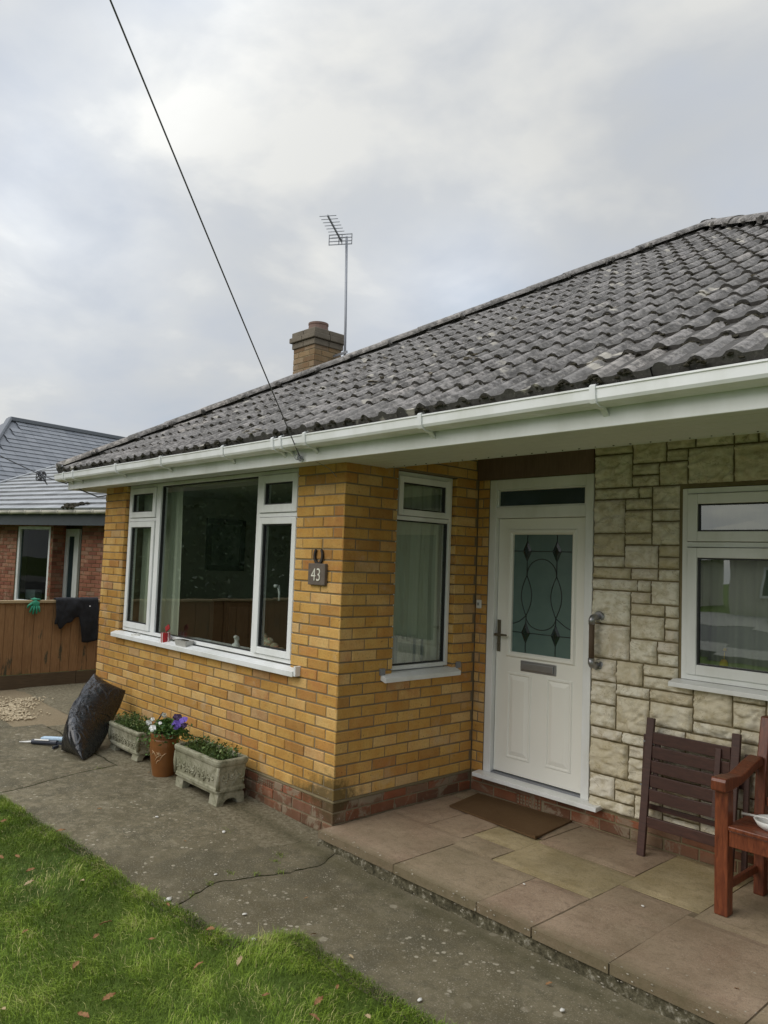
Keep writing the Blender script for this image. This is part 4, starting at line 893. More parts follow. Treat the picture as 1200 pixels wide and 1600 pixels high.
s = MB(); s.tube([(1.095, 1.285, 1.12), (1.095, 1.285, 1.37)], .0185, 14); s.build('grip', 'gun_dark' if False else 'room_dark', gr_, smooth=True)
for zc, sg in ((1.40, 1), (1.085, -1)):
    s = MB(); s.tube([(1.095, 1.285, zc-sg*.045), (1.095, 1.285, zc-sg*.012), (1.096, 1.292, zc-sg*.002), (1.10, 1.31, zc+sg*.004), (1.103, 1.345, zc+sg*.004)], [.0215, .022, .023, .022, .022], 14); s.build('elbow', 'steel', gr_, smooth=True)
    s = MB(); s.lathe([(.040, -.0), (.040, .006), (.034, .012)], (0, 0, 0), 24)
    f_ = MB(); f_.add([(1.104+v[0], 1.358-v[2], zc+sg*.004+v[1]) for v in s.v], s.f, .5); f_.build('flange', 'steel', gr_)
lt = MB(); lt.lathe([(.115, .0), (.12, -.03), (.11, -.07), (.07, -.09), (.0005, -.095)], (2.62, .52, 2.45), 28); tag(lt.build('porch_light', 'upvc', smooth=True), 'round white porch light half hidden behind the soffit edge', 'light')
# cables
s = MB(); A = Vector((-.118, -.30, 2.392)); B = Vector((1.2, -2.2250, 3.80)); t_ = []
for i in range(61):
    f = i/60*2.6; q = A+(B-A)*f; q.z -= .03*(1-(2*min(f, 2)/2-1)**2) if f < 2 else 0; t_.append(q)
tag(s.tube(t_, .0038, 8).build('overhead_cable', 'cable_black', smooth=True), 'long overhead telephone cable running down from the sky to the fascia', 'cable')
hk = thing('cable_hook', 'coiled wire hook on the fascia where the overhead cable ends', 'cable hook', (-.115, -.30, 2.39))
s = MB(); s.tube([A+Vector((.008*math.sin(i*.9)*1.6+i*.0012-.02, -.012+.010*math.cos(i*.55), .018*math.cos(i*.9)-i*.0004)) for i in range(46)], .0022, 6); s.tube([A+Vector((-.03, .01, .02)), A+Vector((.0, -.014, 0)), A+Vector((.028, .01, -.02))], .005, 6); s.build('coil', 'galv', hk, smooth=True)
s = MB(); s.tube([A, (-.09, -.2, 2.375), (-.06, -.10, 2.335), (.0-.09, -.006, 2.29)], .0022, 6); s.build('drop_wire', 'galv', hk)
cb_ = thing('cable_junction', 'tangled black cable joint hanging by the left end of the gutter', 'cable', (-4.5, -.45, 2.5))
s = MB(); s.tube([(-4.5, -3.4, 3.6), (-4.5, -.88, 2.67), (-4.48, -.475, 2.515), (-4.3, -.40, 2.46), (-4.19, -.30, 2.42)], .006, 6); s.build('wire', 'cable_black', cb_, smooth=True)
s = MB(); s.tube([(-4.5+.03*math.sin(i*1.3), -.46+.045*math.cos(i*.8), 2.50+.05*math.sin(i*.57)) for i in range(50)], .0055, 6); s.tube([(-4.49, -.44, 2.49), (-4.47, -.40, 2.41)], [.012, .004], 6); s.build('tangle', 'cable_black', cb_, smooth=True)
s = MB(); s.tube([(-4.19, -.30, 2.44), (-4.14, -.16, 2.36), (-4.05, -.02, 2.30), (-3.99, .1, 2.33), (-3.95, .25, 2.37)], .007, 6); s.build('loop', 'cable_black', cb_, smooth=True)

# ------------------------------------------------------------ rooms behind the panes
rm = thing('living_room', 'dim living room seen through the wide front window', 'room interior', (-1.9, 2, 0))
def room(x0, x1, y0, y1, holes_front, holes_right, parent, mat='room_wall'):
    b = MB(); b.box((x0-.05, y0, .0), (x0, y1, 2.36)); b.box((x0, y1, .0), (x1, y1+.05, 2.36)); b.box((x0-.05, y0, 2.362), (x1, y1+.05, 2.378)); b.build('wall', mat, parent)
    b = MB(); b.box((x0, y0, -.02), (x1, y1, .05)); b.build('floor', 'room_dark', parent)
room(-3.66, -.235, .23, 3.9, 0, 0, rm)
s = MB(); s.box((-.233, 1.66, .0), (-.20, 3.9, 2.36)); s.build('wall', 'room_wall', rm)
rm2 = thing('front_bedroom', 'dim room behind the right-hand window', 'room interior', (2.6, 3, 0)); room(1.15, 4.6, 1.58, 4.4, 0, 0, rm2)
s = MB(); s.box((-3.40, .05, .90), (-.55, .40, .950)); s.build('window_board', 'upvc', rm)
s = MB(); s.box((-.36, .50, .90), (-.09, 1.115, .950)); s.build('window_board', 'upvc', rm)
def curtain(F, u0, u1, z0, z1, d_, amp, per, label, gather=0, mat='curtain'):
    n_ = int((u1-u0)/.006); vs = []; m_ = 14; ph = random.random()*9
    for j in range(m_+1):
        fz = j/m_; z = z0+(z1-z0)*fz
        for i in range(n_+1):
            u = u0+(u1-u0)*i/n_; w_ = amp*(math.sin(u/per*2*math.pi+ph+1.3*nz(u*3, ph))+.35*math.sin(u/per*4.7*math.pi))*(1-.45*fz)+.012*nz(u*4, fz*1.5, ph)
            vs.append(F.P(u+.012*nz(u*5, fz*3), z, d_+w_))
    s = MB(); s.add(vs, [(j*(n_+1)+i, j*(n_+1)+i+1, (j+1)*(n_+1)+i+1, (j+1)*(n_+1)+i) for j in range(m_) for i in range(n_)], .5)
    o_ = s.build('curtain', mat, smooth=True, solid=.002); return tag(o_, label, 'curtain')
curtain(FW, -3.50, -2.62, .92, 2.36, -.20, .022, .11, 'long cream curtain behind the left end of the wide front window')
curtain(FR, .45, 1.25, .96, 2.36, -.16, .014, .12, 'pale curtain behind the narrow side window')
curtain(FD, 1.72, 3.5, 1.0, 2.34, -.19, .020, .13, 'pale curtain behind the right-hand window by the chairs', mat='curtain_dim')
pf = thing('framed_picture', 'dark framed picture hanging on the room wall, seen through the wide window', 'picture', (-3.65, 1.3, 1.85))
s = MB(); y0, y1, z0, z1 = 1.06, 1.55, 1.56, 2.14
for a, b_ in (((y0, z0), (y1, z0+.06)), ((y0, z1-.06), (y1, z1)), ((y0, z0+.06), (y0+.06, z1-.06)), ((y1-.06, z0+.06), (y1, z1-.06))): s.box((-3.659, a[0], a[1]), (-3.62, b_[0], b_[1]))
s.build('frame', 'picture_frame', pf, bevel=.004); s = MB(); s.box((-3.659, y0+.06, z0+.06), (-3.645, y1-.06, z1-.06)); s.build('print', 'art', pf)
cabn = thing('wooden_cabinet', 'tall dark wooden cabinet standing in the living room under the picture', 'cabinet', (-3.5, 1.36, .05))
s = MB(); s.box((-3.655, 1.20, .051), (-3.38, 1.52, 1.22)); s.box((-3.657, 1.18, 1.221), (-3.36, 1.54, 1.25)); s.build('body', 'wood_dark', cabn, bevel=.005); s = MB(); s.box((-3.379, 1.23, .15), (-3.365, 1.49, 1.17)); s.build('door', 'wood_panel', cabn, bevel=.004)
s = MB(); s.lathe([(.028, .951), (.035, .975), (.024, 1.0), (.016, 1.02), (.022, 1.04), (.018, 1.06), (.0005, 1.068)], (-1.60, .22, 0), 14); s.blob((-1.595, .205, 1.055), .017, 2, .1); s.blob((-1.63, .215, .985), .018, 2, .1); tag(s.build('ornament', 'ceramic', smooth=True), 'small white figure ornament on the window board inside the wide window', 'ornament')
s = MB()
for i in range(5):
    s.blob((-1.38+.085*i, .33, 1.055-.026*i), .062-.005*i, 2, .16, (1.1, .6, .85))
tag(s.build('cushion', 'cushion', smooth=True), 'cream floral cushion slumped inside the right casement of the wide window', 'cushion')
rs = random.Random(5); y = .60; k_ = 0
while y < .885:
    t_ = rs.choice((.018, .028, .034, .022)); s = MB(); h_ = rs.uniform(.19, .25); s.box((-.135+rs.uniform(-.01, .01), y, .951), (-.10, y+t_-.002, .951+h_)); o_ = s.build('book', rs.choice(('book_white', 'book_white', 'book_grey')), bevel=.002)
    k_ += 1; tag(o_, ['first', 'second', 'third', 'fourth', 'fifth', 'sixth', 'seventh', 'eighth', 'ninth', 'tenth', 'eleventh', 'twelfth', 'thirteenth', 'fourteenth'][k_-1]+' book from the left in the pale row standing inside the narrow side window', 'book', 'books in the row inside the side window'); y += t_+.001
s = MB(); s.lathe([(.022, 1.10), (.028, 1.13), (.024, 1.17), (.014, 1.185)], (1.86, 1.56, .01), 14); s.tube([(1.86, 1.56, 1.18), (1.865, 1.56, 1.24)], .003, 6); s.blob((1.866, 1.56, 1.255), .012, 2, .3); tag(s.build('bud_vase', 'petal_yellow', smooth=True), 'small yellow vase just inside the right-hand window', 'vase')

# ------------------------------------------------------------ things on the window sill
mg = thing('striped_mug', 'red and white striped mug holding a brush on the white window sill', 'mug', (-2.40, -.022, .94))
s = MB(); s.lathe([(.036, .941), (.039, .948), (.041, 1.028), (.037, 1.028), (.035, .96), (.0, .955)], (-2.40, -.012, 0), 24); s.build('cup', 'mug', mg, smooth=False)
s = MB(); s.tube([(-2.36, -.012, .985), (-2.332, -.016, .990), (-2.328, -.016, .965), (-2.357, -.012, .955)], .005, 8); s.build('handle', 'mug', mg)
pb = thing('brush', 'small brush with a dark red head leaning out of the striped mug', 'brush', (-2.39, -.01, .96))
s = MB(); s.tube([(-2.41, -.012, .96), (-2.375, -.018, 1.055)], .006, 6); s.build('stick', 'wood_cap', pb); s = MB(); s.obox((-2.352, -.02, 1.072), (.030, 0, .016), (0, .007, 0), (-.010, 0, .020)); s.build('head', 'red_cloth', pb, bevel=.005)
tb = thing('plastic_tub', 'greyish square food tub on the sill to the right of the striped mug', 'tub', (-2.06, -.012, .94))
s = MB(); vs = [(-2.06+a*w_, -.012+c_*h_, z) for z, w_, h_ in ((.942, .085, .030), (.992, .100, .038), (.996, .108, .042), (.996, .096, .034), (.975, .092, .032)) for a, c_ in ((-1, -1), (1, -1), (1, 1), (-1, 1))]
s.add(vs, [(4*r_+i, 4*r_+(i+1) % 4, 4*r_+4+(i+1) % 4, 4*r_+4+i) for r_ in range(4) for i in range(4)]+[(3, 2, 1, 0)]); s.build('box', 'tub', tb)
s = MB(); s.obox((-2.06, -.012, .982), (.088, 0, 0), (0, .03, 0), (0, 0, .004)); s.blob((-2.05, -.01, .99), .03, 2, .3, (1.5, .9, .4)); s.build('filling', 'moss', tb)
s = MB(); s.obox((-2.97, -.012, .952), (.055, .01, 0), (-.006, .022, 0), (0, 0, .010)); s.obox((-2.95, -.018, .966), (.024, .01, .002), (-.006, .014, 0), (0, 0, .003)); tag(s.build('wrapper', 'ceramic', bevel=.003), 'small white wrapper lying on the left part of the window sill', 'wrapper')

# ------------------------------------------------------------ doormat
s = MB(); nx_, ny_ = 40, 24; vs = []
P4 = [(.205, .905), (.975, .868), (.93, 1.352), (.135, 1.30)]
def q4(u, v): return [(P4[0][i]*(1-u)+P4[1][i]*u)*(1-v)+(P4[3][i]*(1-u)+P4[2][i]*u)*v for i in (0, 1)]
for lv in (0, 1):
    for j in range(ny_+1):
        for i in range(nx_+1):
            x, y = q4(i/nx_, j/ny_); vs.append((x+.003*nz(y*18, 2), y+.003*nz(x*18, 4), (.0015 if lv == 0 else .013+.003*nz(x*4, y*4, 1)+(.006 if i > nx_-3 and j < 2 else 0))))
n1_ = (nx_+1)*(ny_+1); fs = [(n1_+j*(nx_+1)+i, n1_+j*(nx_+1)+i+1, n1_+(j+1)*(nx_+1)+i+1, n1_+(j+1)*(nx_+1)+i) for j in range(ny_) for i in range(nx_)]
idx = [i for i in range(nx_+1)]+[q*(nx_+1)+nx_ for q in range(1, ny_+1)]+[ny_*(nx_+1)+i for i in range(nx_-1, -1, -1)]+[q*(nx_+1) for q in range(ny_-1, 0, -1)]
fs += [(idx[i], idx[(i+1) % len(idx)], n1_+idx[(i+1) % len(idx)], n1_+idx[i]) for i in range(len(idx))]
s.add(vs, fs, .5)
tag(s.build('doormat', 'mat'), 'brown coir doormat lying in front of the white door', 'doormat')

# ------------------------------------------------------------ stone troughs, pot and plants
def trough(x0, x1, y0, y1, zb, zt, g, label):
    t = thing('stone_trough', label, 'planter', ((x0+x1)/2, (y0+y1)/2, g))
    s = MB(); N_ = 64; cx, cy = (x0+x1)/2, (y0+y1)/2; hx, hy = (x1-x0)/2, (y1-y0)/2
    def outline(k, fl):      # rounded rectangle, fl = flare
        r_ = .03; out_ = []
        for c_, (sx, sy) in enumerate(((1, -1), (1, 1), (-1, 1), (-1, -1))):
            for i in range(6):
                a_ = R(-90+90*c_+18*i); out_.append((cx+sx*(hx+fl-r_)+r_*math.cos(a_), cy+sy*(hy+fl-r_)+r_*math.sin(a_)))
        return out_
    H = zt-zb; prof = [(0, -.022), (.08, -.018), (.10, -.008), (.18, -.010), (.22, -.016), (.80, -.006), (.84, .0), (.90, .004), (.97, .004), (1, -.002), (1, -.024), (.86, -.026)]
    vs = []; 
    for fz, fl in prof:
        for (x, y) in outline(0, fl): vs.append((x+.0015*nz(x*30, fz*9), y+.0015*nz(y*30, fz*7), zb+H*fz+.002*nz(x*8, y*8)))
    n_ = 24; fs = [(r_*n_+i, r_*n_+(i+1) % n_, r_*n_+n_+(i+1) % n_, r_*n_+n_+i) for r_ in range(len(prof)-1) for i in range(n_)]+[tuple(range(n_))[::-1]]
    s.add(vs, fs, .5); s.build('trough', 'cast_stone', t, smooth=False)
    # carved scrollwork on the two visible faces
    s = MB(); zc = zb+H*.52
    def scroll(P, n_, w_):
        for k in range(n_):
            u = -w_+2*w_*(k+.5)/n_; sg = 1 if k % 2 else -1; r0 = H*.21
            s.tube([P(u+sg*(r0*(1-q/22))*math.cos(q*.42), (r0*(1-q/22))*math.sin(q*.42)*1.1) for q in range(20)], .0055, 6)
            s.tube([P(u-r0, -sg*H*.2), P(u-r0*.4, sg*H*.05), P(u-r0*1.1, sg*H*.24)], .005, 6)
            for q in range(3): c_ = P(u+random.uniform(-r0, r0), random.uniform(-H*.22, H*.22)); s.blob(c_, .009, 1, .2)
            s.blob(P(u, 0), .011, 1, .2)
        for q in range(int(w_*2/.018)): s.blob(P(-w_+.018*q, -H*.36), .006, 1, .1); s.blob(P(-w_+.018*q, H*.32), .005, 1, .1)
    scroll(lambda u, z: (cx+u, y0+.0125, zc+z), 8, hx-.05)
    scroll(lambda u, z: (x1-.0125, cy+u, zc+z), 3, hy-.03)
    for sx in (1, -1): s.tube([(cx+sx*(hx-.018), y0+.018, zb+.04*1), (cx+sx*(hx-.016), y0+.012, zb+H*.5), (cx+sx*(hx-.014), y0+.014, zb+H*.8)], [.014, .017, .012], 8)
    s.build('carving', 'cast_stone', t, smooth=True)
    for xc in (x0+.075, x1-.075):      # slotted foot, arch seen from the side
        s = MB(); w_ = .055; ya, yb = y0+.012, y1-.012; ym = (ya+yb)/2; prof = [(ya, g)]+[(ya+.045, g)]+[(ym-.06*math.cos(q*math.pi/8), g+.045*math.sin(q*math.pi/8)) for q in range(9)]+[(yb-.045, g), (yb, g), (yb-.01, zb+.004), (ya+.01, zb+.004)]
        n_ = len(prof); s.add([(xc-w_, y, z) for y, z in prof]+[(xc+w_, y, z) for y, z in prof], [tuple(range(n_)), tuple(range(2*n_-1, n_-1, -1))]+[(i, (i+1) % n_, (i+1) % n_+n_, i+n_) for i in range(n_)], .5); s.build('foot', 'cast_stone', t, bevel=.004)
    s = MB(); vs = []
    for j in range(9):
        for i in range(17): vs.append((x0+.02+(x1-x0-.04)*i/16, y0+.02+(y1-y0-.04)*j/8, zb+H*.88+.012*nz(i*.6, j*.7)))
    s.add(vs, [(j*17+i, j*17+i+1, (j+1)*17+i+1, (j+1)*17+i) for j in range(8) for i in range(16)], .5); s.build('soil', 'soil', t)
    return t
def herb(name, label, x0, x1, y0, y1, z, n_, L0, L1, cat='plant', mat='herb', hang=.1):
    global V_, F_, T_
    V_, F_, T_ = [], [], []
    for _ in range(n_):
        x = random.uniform(x0, x1); y = random.uniform(y0, y1); c_ = nz(x*1, y*1, 7, 9)
        L = random.uniform(L0, L1)*(1+.5*c_); blade(x, y, z+.01*c_, L, random.uniform(.003, .007), min(1, max(0, random.gauss(.45+.3*c_, .22))), random.uniform(.1, 1.3))
    s = MB(); s.v, s.f, s.t, s.t2 = V_, F_, T_, [0]*len(T_)
    for _ in range(int(n_*.35)):      # small rounded leaves
        x = random.uniform(x0, x1); y = random.uniform(y0, y1); h_ = random.uniform(.2, .8)*L1; leaf(s, Vector((x, y, z+h_)), random.uniform(.007, .017))
    o_ = s.build(name, mat, recalc=False); return tag(o_, label, cat)
def leaf(s, c_, r_, tone=None, nrm=None, asp=.6):
    a_ = Vector((random.gauss(0, 1), random.gauss(0, 1), random.gauss(0, .7))).normalized(); b_ = Vector((random.gauss(0, 1), random.gauss(0, 1), random.gauss(0, 1))); b_ = (b_-a_*b_.dot(a_)).normalized(); n_ = a_.cross(b_)
    tn = random.random() if tone is None else tone
    s.add([c_-a_*r_, c_-b_*r_*asp+n_*r_*.15, c_+a_*r_, c_+b_*r_*asp+n_*r_*.15], [(0, 1, 2), (0, 2, 3)], tn)
trough(-1.54, -.885, -.335, -.075, .018, .268, -.055, 'carved stone trough on two feet nearest the house corner, right of the brown pot')
herb('trough_plants', 'wispy green seedlings filling the carved trough nearest the house corner', -1.50, -.92, -.30, -.11, .225, 1500, .045, .13)
trough(-2.83, -2.235, -.30, -.05, .012, .212, -.03, 'carved stone trough half hidden between the black sack and the brown pot')
herb('trough_plants', 'grassy green seedlings in the trough between the black sack and the brown pot', -2.79, -2.27, -.27, -.08, .175, 1400, .055, .15)
s = MB(); s.tube([(-2.30, -.14, .2), (-2.24, -.12, .30), (-2.20, -.10, .37)], .006, 6); tag(s.build('garden_cane', 'gun_dark'), 'short dark stick standing up from the left stone trough', 'stick')
pt = thing('flower_pot', 'round glazed brown pot with a raised flower motif, between the two stone troughs', 'flower pot', (-1.815, -.27, -.04))
cx, cy = -1.815, -.27
s = MB(); s.lathe([(.078, -.042), (.082, -.036), (.100, .06), (.112, .15), (.115, .20), (.112, .245), (.108, .255), (.113, .262), (.118, .285), (.115, .30), (.106, .30), (.103, .27), (.0, .265)], (cx, cy, 0), 40); s.build('body', 'terracotta', pt, smooth=False).modifiers.new('u', 'BEVEL').width = .002
s = MB(); s.lathe([(.10, .262), (.1, .282), (.0, .288)], (cx, cy, 0), 20); s.build('soil', 'soil', pt)
def onpot(a_, z, o_=0): 
    r_ = (.100+(z-.06)/.09*.012 if z < .15 else .112+(z-.15)*.06)+.001+o_; return (cx+r_*math.cos(a_), cy+r_*math.sin(a_), z)
s = MB(); fa = R(-50)
for k in range(5): s.tube([onpot(fa+.0, .15), onpot(fa+.16*math.cos(k*1.257), .15+.018*math.sin(k*1.257))], [.004, .003], 6)
s.blob(onpot(fa, .15), .006, 1, .1)
for k, (a0, a1, z0, z1) in enumerate(((-.55, -.15, .17, .12), (-.3, .25, .095, .14), (.1, .55, .10, .155), (-.6, -.3, .13, .16), (-.2, .1, .07, .095))): s.tube([onpot(fa+a0+(a1-a0)*q/6, z0+(z1-z0)*q/6+.012*math.sin(q/6*math.pi)) for q in range(7)], [.002, .003, .0035, .0035, .003, .0025, .001], 6)
s.build('flower_relief', 'pot_relief', pt)
pn = thing('pansies', 'white and violet pansies spilling over the rim of the brown pot', 'flowers', (cx, cy, .28))
s = MB()
for _ in range(900):
    a_ = random.uniform(0, 6.283); r_ = abs(random.gauss(0, .085)); h_ = random.uniform(.0, .11)*(1-r_/.3)
    c_ = Vector((cx+.03+r_*1.35*math.cos(a_), cy+r_*.9*math.sin(a_), .30+h_-.06*max(0, r_-.1)/.1)); leaf(s, c_, random.uniform(.010, .022))
for _ in range(260):
    c_ = Vector((cx-.10+random.gauss(0, .025), cy-.05+random.gauss(0, .025), random.uniform(.10, .32))); leaf(s, c_, random.uniform(.006, .014))
s.build('leaves', 'leaf', pn, recalc=False)
def pansy(c_, r_, dark, name='flower'):
    s = MB(); c_ = Vector(c_); n_ = (Vector((3.93, -3.27, 1.72))-c_).normalized()+Vector((random.gauss(0, .35), random.gauss(0, .35), random.gauss(0, .3))); n_.normalize(); u = n_.cross(Z).normalized(); v = u.cross(n_)
    for k, a_ in enumerate((90-38, 90+38, 180+5, -5, 270)):
        a_ = R(a_); o_ = c_+(u*math.cos(a_)+v*math.sin(a_))*r_*.52+n_*(.002*k); vs = [o_+n_*.002]
        for q in range(9): b_ = 2*math.pi*q/9; vs.append(o_+(u*math.cos(b_)+v*math.sin(b_))*r_*.56*(1+.08*math.sin(b_*3+k))-n_*.004*math.cos(b_*2+k))
        s.add(vs, [(0, q+1, (q+1) % 9+1) for q in range(9)], .5)
    o_ = s.build(name, dark, pn, recalc=False); return o_
for c_, r_, m_ in (((cx-.115, cy-.09, .36), .024, 'petal_white'), ((cx+.02, cy-.12, .345), .027, 'petal_white'), ((cx+.0, cy-.02, .43), .02, 'petal_white'), ((cx-.07, cy+.02, .42), .018, 'petal_white'), ((cx-.05, cy-.09, .40), .016, 'petal_white'), ((cx+.08, cy-.09, .39), .014, 'petal_white'),
                   ((cx+.235, cy-.03, .40), .036, 'petal_violet'), ((cx+.20, cy+.0, .445), .030, 'petal_dark'), ((cx+.27, cy+.01, .435), .032, 'petal_violet'), ((cx+.15, cy+.01, .44), .026, 'petal_dark'), ((cx+.30, cy+.0, .40), .022, 'petal_dark')): pansy(c_, r_, m_)
s = MB()
for _ in range(240): leaf(s, Vector((cx+.21+random.gauss(0, .05), cy+.0+random.gauss(0, .035), random.uniform(.30, .40))), random.uniform(.010, .02))
s.build('leaves', 'leaf', pn, recalc=False)

# ------------------------------------------------------------ black sack leaning on the wall
BL, BR_, TL, TR = Vector((-2.87, -.69, -.005)), Vector((-2.44, -.64, -.012)), Vector((-3.30, -.255, .575)), Vector((-2.99, -.075, .44))
BR_ = Vector((-2.47, -.66, -.01)); nn = 56; bm = bmesh.new(); grid = {}
un = (BR_-BL).normalized(); vn = ((TL+TR)/2-(BL+BR_)/2).normalized(); no_ = un.cross(vn).normalized()
if no_.y > 0: no_ = -no_
for side in (1, -1):
    for j in range(nn+1):
        for i in range(nn+1):
            u, v = i/nn, j/nn
            if side == -1 and (i in (0, nn) or j in (0, nn)): continue
            P = (BL*(1-u)+BR_*u)*(1-v)+(TL*(1-u)+TR*u)*v
            e_ = max(0, (1-abs(2*u-1)**2.4)*(1-abs(2*v-1)**3.0))**.5
            bul = .150*e_*(1+.28*math.cos((v-.35)*3))
            fold = .022*nz(u*2.4+v*1.2, v*3.0, 2*side+7)+.009*abs(nz(u*5+v*2.5, v*6, side+3))+.002*abs(nz(u*12-v*5, v*6, side))+.008*math.sin(18*(u*.55+v)+5*nz(u*2, v*2, 9))*abs(nz(u*2.2, v*2.2, 4))*2
            # pinched in at the sides, pulled-out corners
            pin = un*(.5-u)*.12*math.sin(math.pi*v)+vn*(.5-v)*.05*math.sin(math.pi*u)
            grid[side, i, j] = bm.verts.new(P+pin+no_*(side*bul+fold*e_))
def gv(s_, i, j): return grid[1, i, j] if (i in (0, nn) or j in (0, nn)) else grid[s_, i, j]
for side in (1, -1):
    for j in range(nn):
        for i in range(nn):
            f = [gv(side, i, j), gv(side, i+1, j), gv(side, i+1, j+1), gv(side, i, j+1)]
            bm.faces.new(f if side == 1 else f[::-1])
s = MB(); bm.verts.index_update(); s.add([(v.co.x, min(v.co.y, -.012), max(v.co.z, gh(v.co.x)+.002)) for v in bm.verts], [[v.index for v in f.verts] for f in bm.faces], .5); bm.free()
tag(s.build('rubbish_sack', 'bag', smooth=True, sub=1), 'full black plastic sack leaning against the brick wall beside the stone trough', 'sack')
# sealant tubes on the path
sg = thing('sealant_gun', 'dark sealant gun with a white nozzle lying on the path beside the black sack', 'sealant gun', (-3.2, -.77, -.01))
s = MB(); s.tube([(-3.26, -.80, .012), (-3.05, -.66, .022)], .022, 12); s.bar((-3.10, -.70, .02), (-2.95, -.60, .02), .012, .02); s.bar((-3.02, -.66, .0), (-2.98, -.72, .0), .015, .02); s.build('barrel', 'gun_dark', sg)
s = MB(); s.tube([(-3.225, -.793, .034), (-3.10, -.715, .041)], .007, 8); s.tube([(-3.27, -.805, .01), (-3.31, -.835, .004), (-3.37, -.875, -.002)], [.009, .008, .003], 8); s.build('nozzle', 'ceramic', sg)
s = MB(); s.tube([(-3.33, -.70, .012), (-3.30, -.68, .014), (-3.06, -.53, .03)], [.012, .023, .023], 12); tag(s.build('sealant_tube', 'tube_blue'), 'pale blue sealant tube lying behind the dark sealant gun', 'tube')

# ------------------------------------------------------------ garden chairs
rc = thing('garden_armchair', 'glossy red-brown wooden garden armchair standing on the porch slabs', 'chair', (2.5, .95, 0))
X0, X1 = 2.172, 2.80; LW = .068
def leg(x, y0, y1, z1, top=None):
    s = MB(); s.box((x, y0, .001), (x+LW, y1, z1)); return s.build('leg', 'wood_red', rc, bevel=.006)
leg(X0, .735, .805, .620); leg(X1-LW, .735, .805, .620)
for x in (X0+.03, X1-LW):
    s = MB(); 
    vs = []
    for z, yo in ((0, 1.15), (.20, 1.155), (.43, 1.155), (.65, 1.175), (.94, 1.245)):
        for dx_, dy_ in ((0, 0), (.055, 0), (.055, .062), (0, .062)): vs.append((x+dx_, yo+dy_, max(z, .001)))
    s.add(vs, [(4*r_+i, 4*r_+(i+1) % 4, 4*r_+4+(i+1) % 4, 4*r_+4+i) for r_ in range(4) for i in range(4)]+[(3, 2, 1, 0), (16, 17, 18, 19)]); s.build('leg', 'wood_red', rc, bevel=.006)
for x in (X0-.004, X1-.072):
    s = MB(); vs = []; pr = [(.695, .628, .672), (.705, .621, .690), (.78, .621, .688), (.90, .632, .676), (1.0, .655, .697), (1.08, .675, .718), (1.18, .69, .735)]
    for y, za, zb2 in pr: vs += [(x, y, za), (x+.076, y, za), (x+.076, y, zb2), (x, y, zb2)]
    s.add(vs, [(4*r_+i, 4*r_+(i+1) % 4, 4*r_+4+(i+1) % 4, 4*r_+4+i) for r_ in range(len(pr)-1) for i in range(4)]+[(3, 2, 1, 0), tuple(4*(len(pr)-1)+i for i in range(4))]); s.build('armrest', 'wood_red', rc, bevel=.007)
s = MB(); s.box((X0+LW+.001, .745, .350), (X1-LW-.001, .775, .430)); s.build('front_rail', 'wood_red', rc, bevel=.004)
for x in (X0+.025, X1-.05): 
    s = MB(); s.box((x, .806, .355), (x+.028, 1.154, .43)); s.build('side_rail', 'wood_red', rc, bevel=.004); s = MB(); s.box((x+.005, .806, .115), (x+.026, 1.153, .155)); s.build('side_stretcher', 'wood_red', rc, bevel=.004)
for i in range(6):
    y = .728+.068*i; s = MB(); s.box((X0+LW*.0+(.07 if i == 0 else .06), y, .433+.0*i-.004*i), (X1-(.07 if i == 0 else .06), y+.058, .455-.004*i)); s.build('seat_slat', 'wood_red', rc, bevel=.005)
s = MB(); s.bar((X0+.03, 1.27, .90), (X1-.01, 1.27, .90), .075, .028, Z); s.build('top_rail', 'wood_red', rc, bevel=.008); s = MB(); s.bar((X0+.09, 1.185, .50), (X1-.07, 1.185, .50), .05, .026, Z); s.build('lower_rail', 'wood_red', rc, bevel=.004)
for i in range(7): x = X0+.13+.062*i; s = MB(); s.bar((x, 1.188, .524), (x, 1.262, .866), .036, .012, (1, 0, 0)); s.build('back_slat', 'wood_red', rc, bevel=.003)
bw = MB(); bw.lathe([(.035, .441), (.05, .445), (.075, .465), (.092, .495), (.088, .496), (.07, .468), (.04, .452), (.0, .45)], (2.405, .885, 0), 28); tag(bw.build('bowl', 'ceramic', smooth=True), 'white bowl standing on the seat of the red-brown armchair', 'bowl')
s = MB(); s.tube([(2.245, .90, .485), (2.36, .865, .503), (2.60, .80, .507)], [.0075, .005, .004], 8); tag(s.build('mixing_stick', 'ceramic', smooth=True), 'thin white stick lying across the white bowl', 'stick')

fcx = thing('folding_chair', 'dark brown slatted folding chair folded flat and leaning against the stone wall', 'chair', (1.8, 1.2, 0))
Y0 = 1.165; Y1 = 1.275; ls = (Y1-Y0)/.81
def fy(z): return Y0+ls*z
xa, xb = 1.512, 2.085
for x in (xa, xb-.048):
    s = MB(); s.bar((x+.024, fy(0), .001), (x+.024, fy(.812), .812), .048, .026, (1, 0, 0)); s.build('leg', 'wood_dark', fcx, bevel=.003)
for i in range(5):
    z = .698-.0845*i; s = MB(); dy = -.016 if i == 0 else -.012; s.bar((xa+.05, fy(z)+dy+.01, z), (xb-.05, fy(z)+dy+.01, z), .072, .014, Z); s.build('slat', 'wood_dark', fcx, bevel=.003)
s = MB(); s.bar((xa+.049, fy(.205), .205), (xb-.049, fy(.205), .205), .062, .02, Z); s.build('cross_rail', 'wood_dark', fcx, bevel=.003)
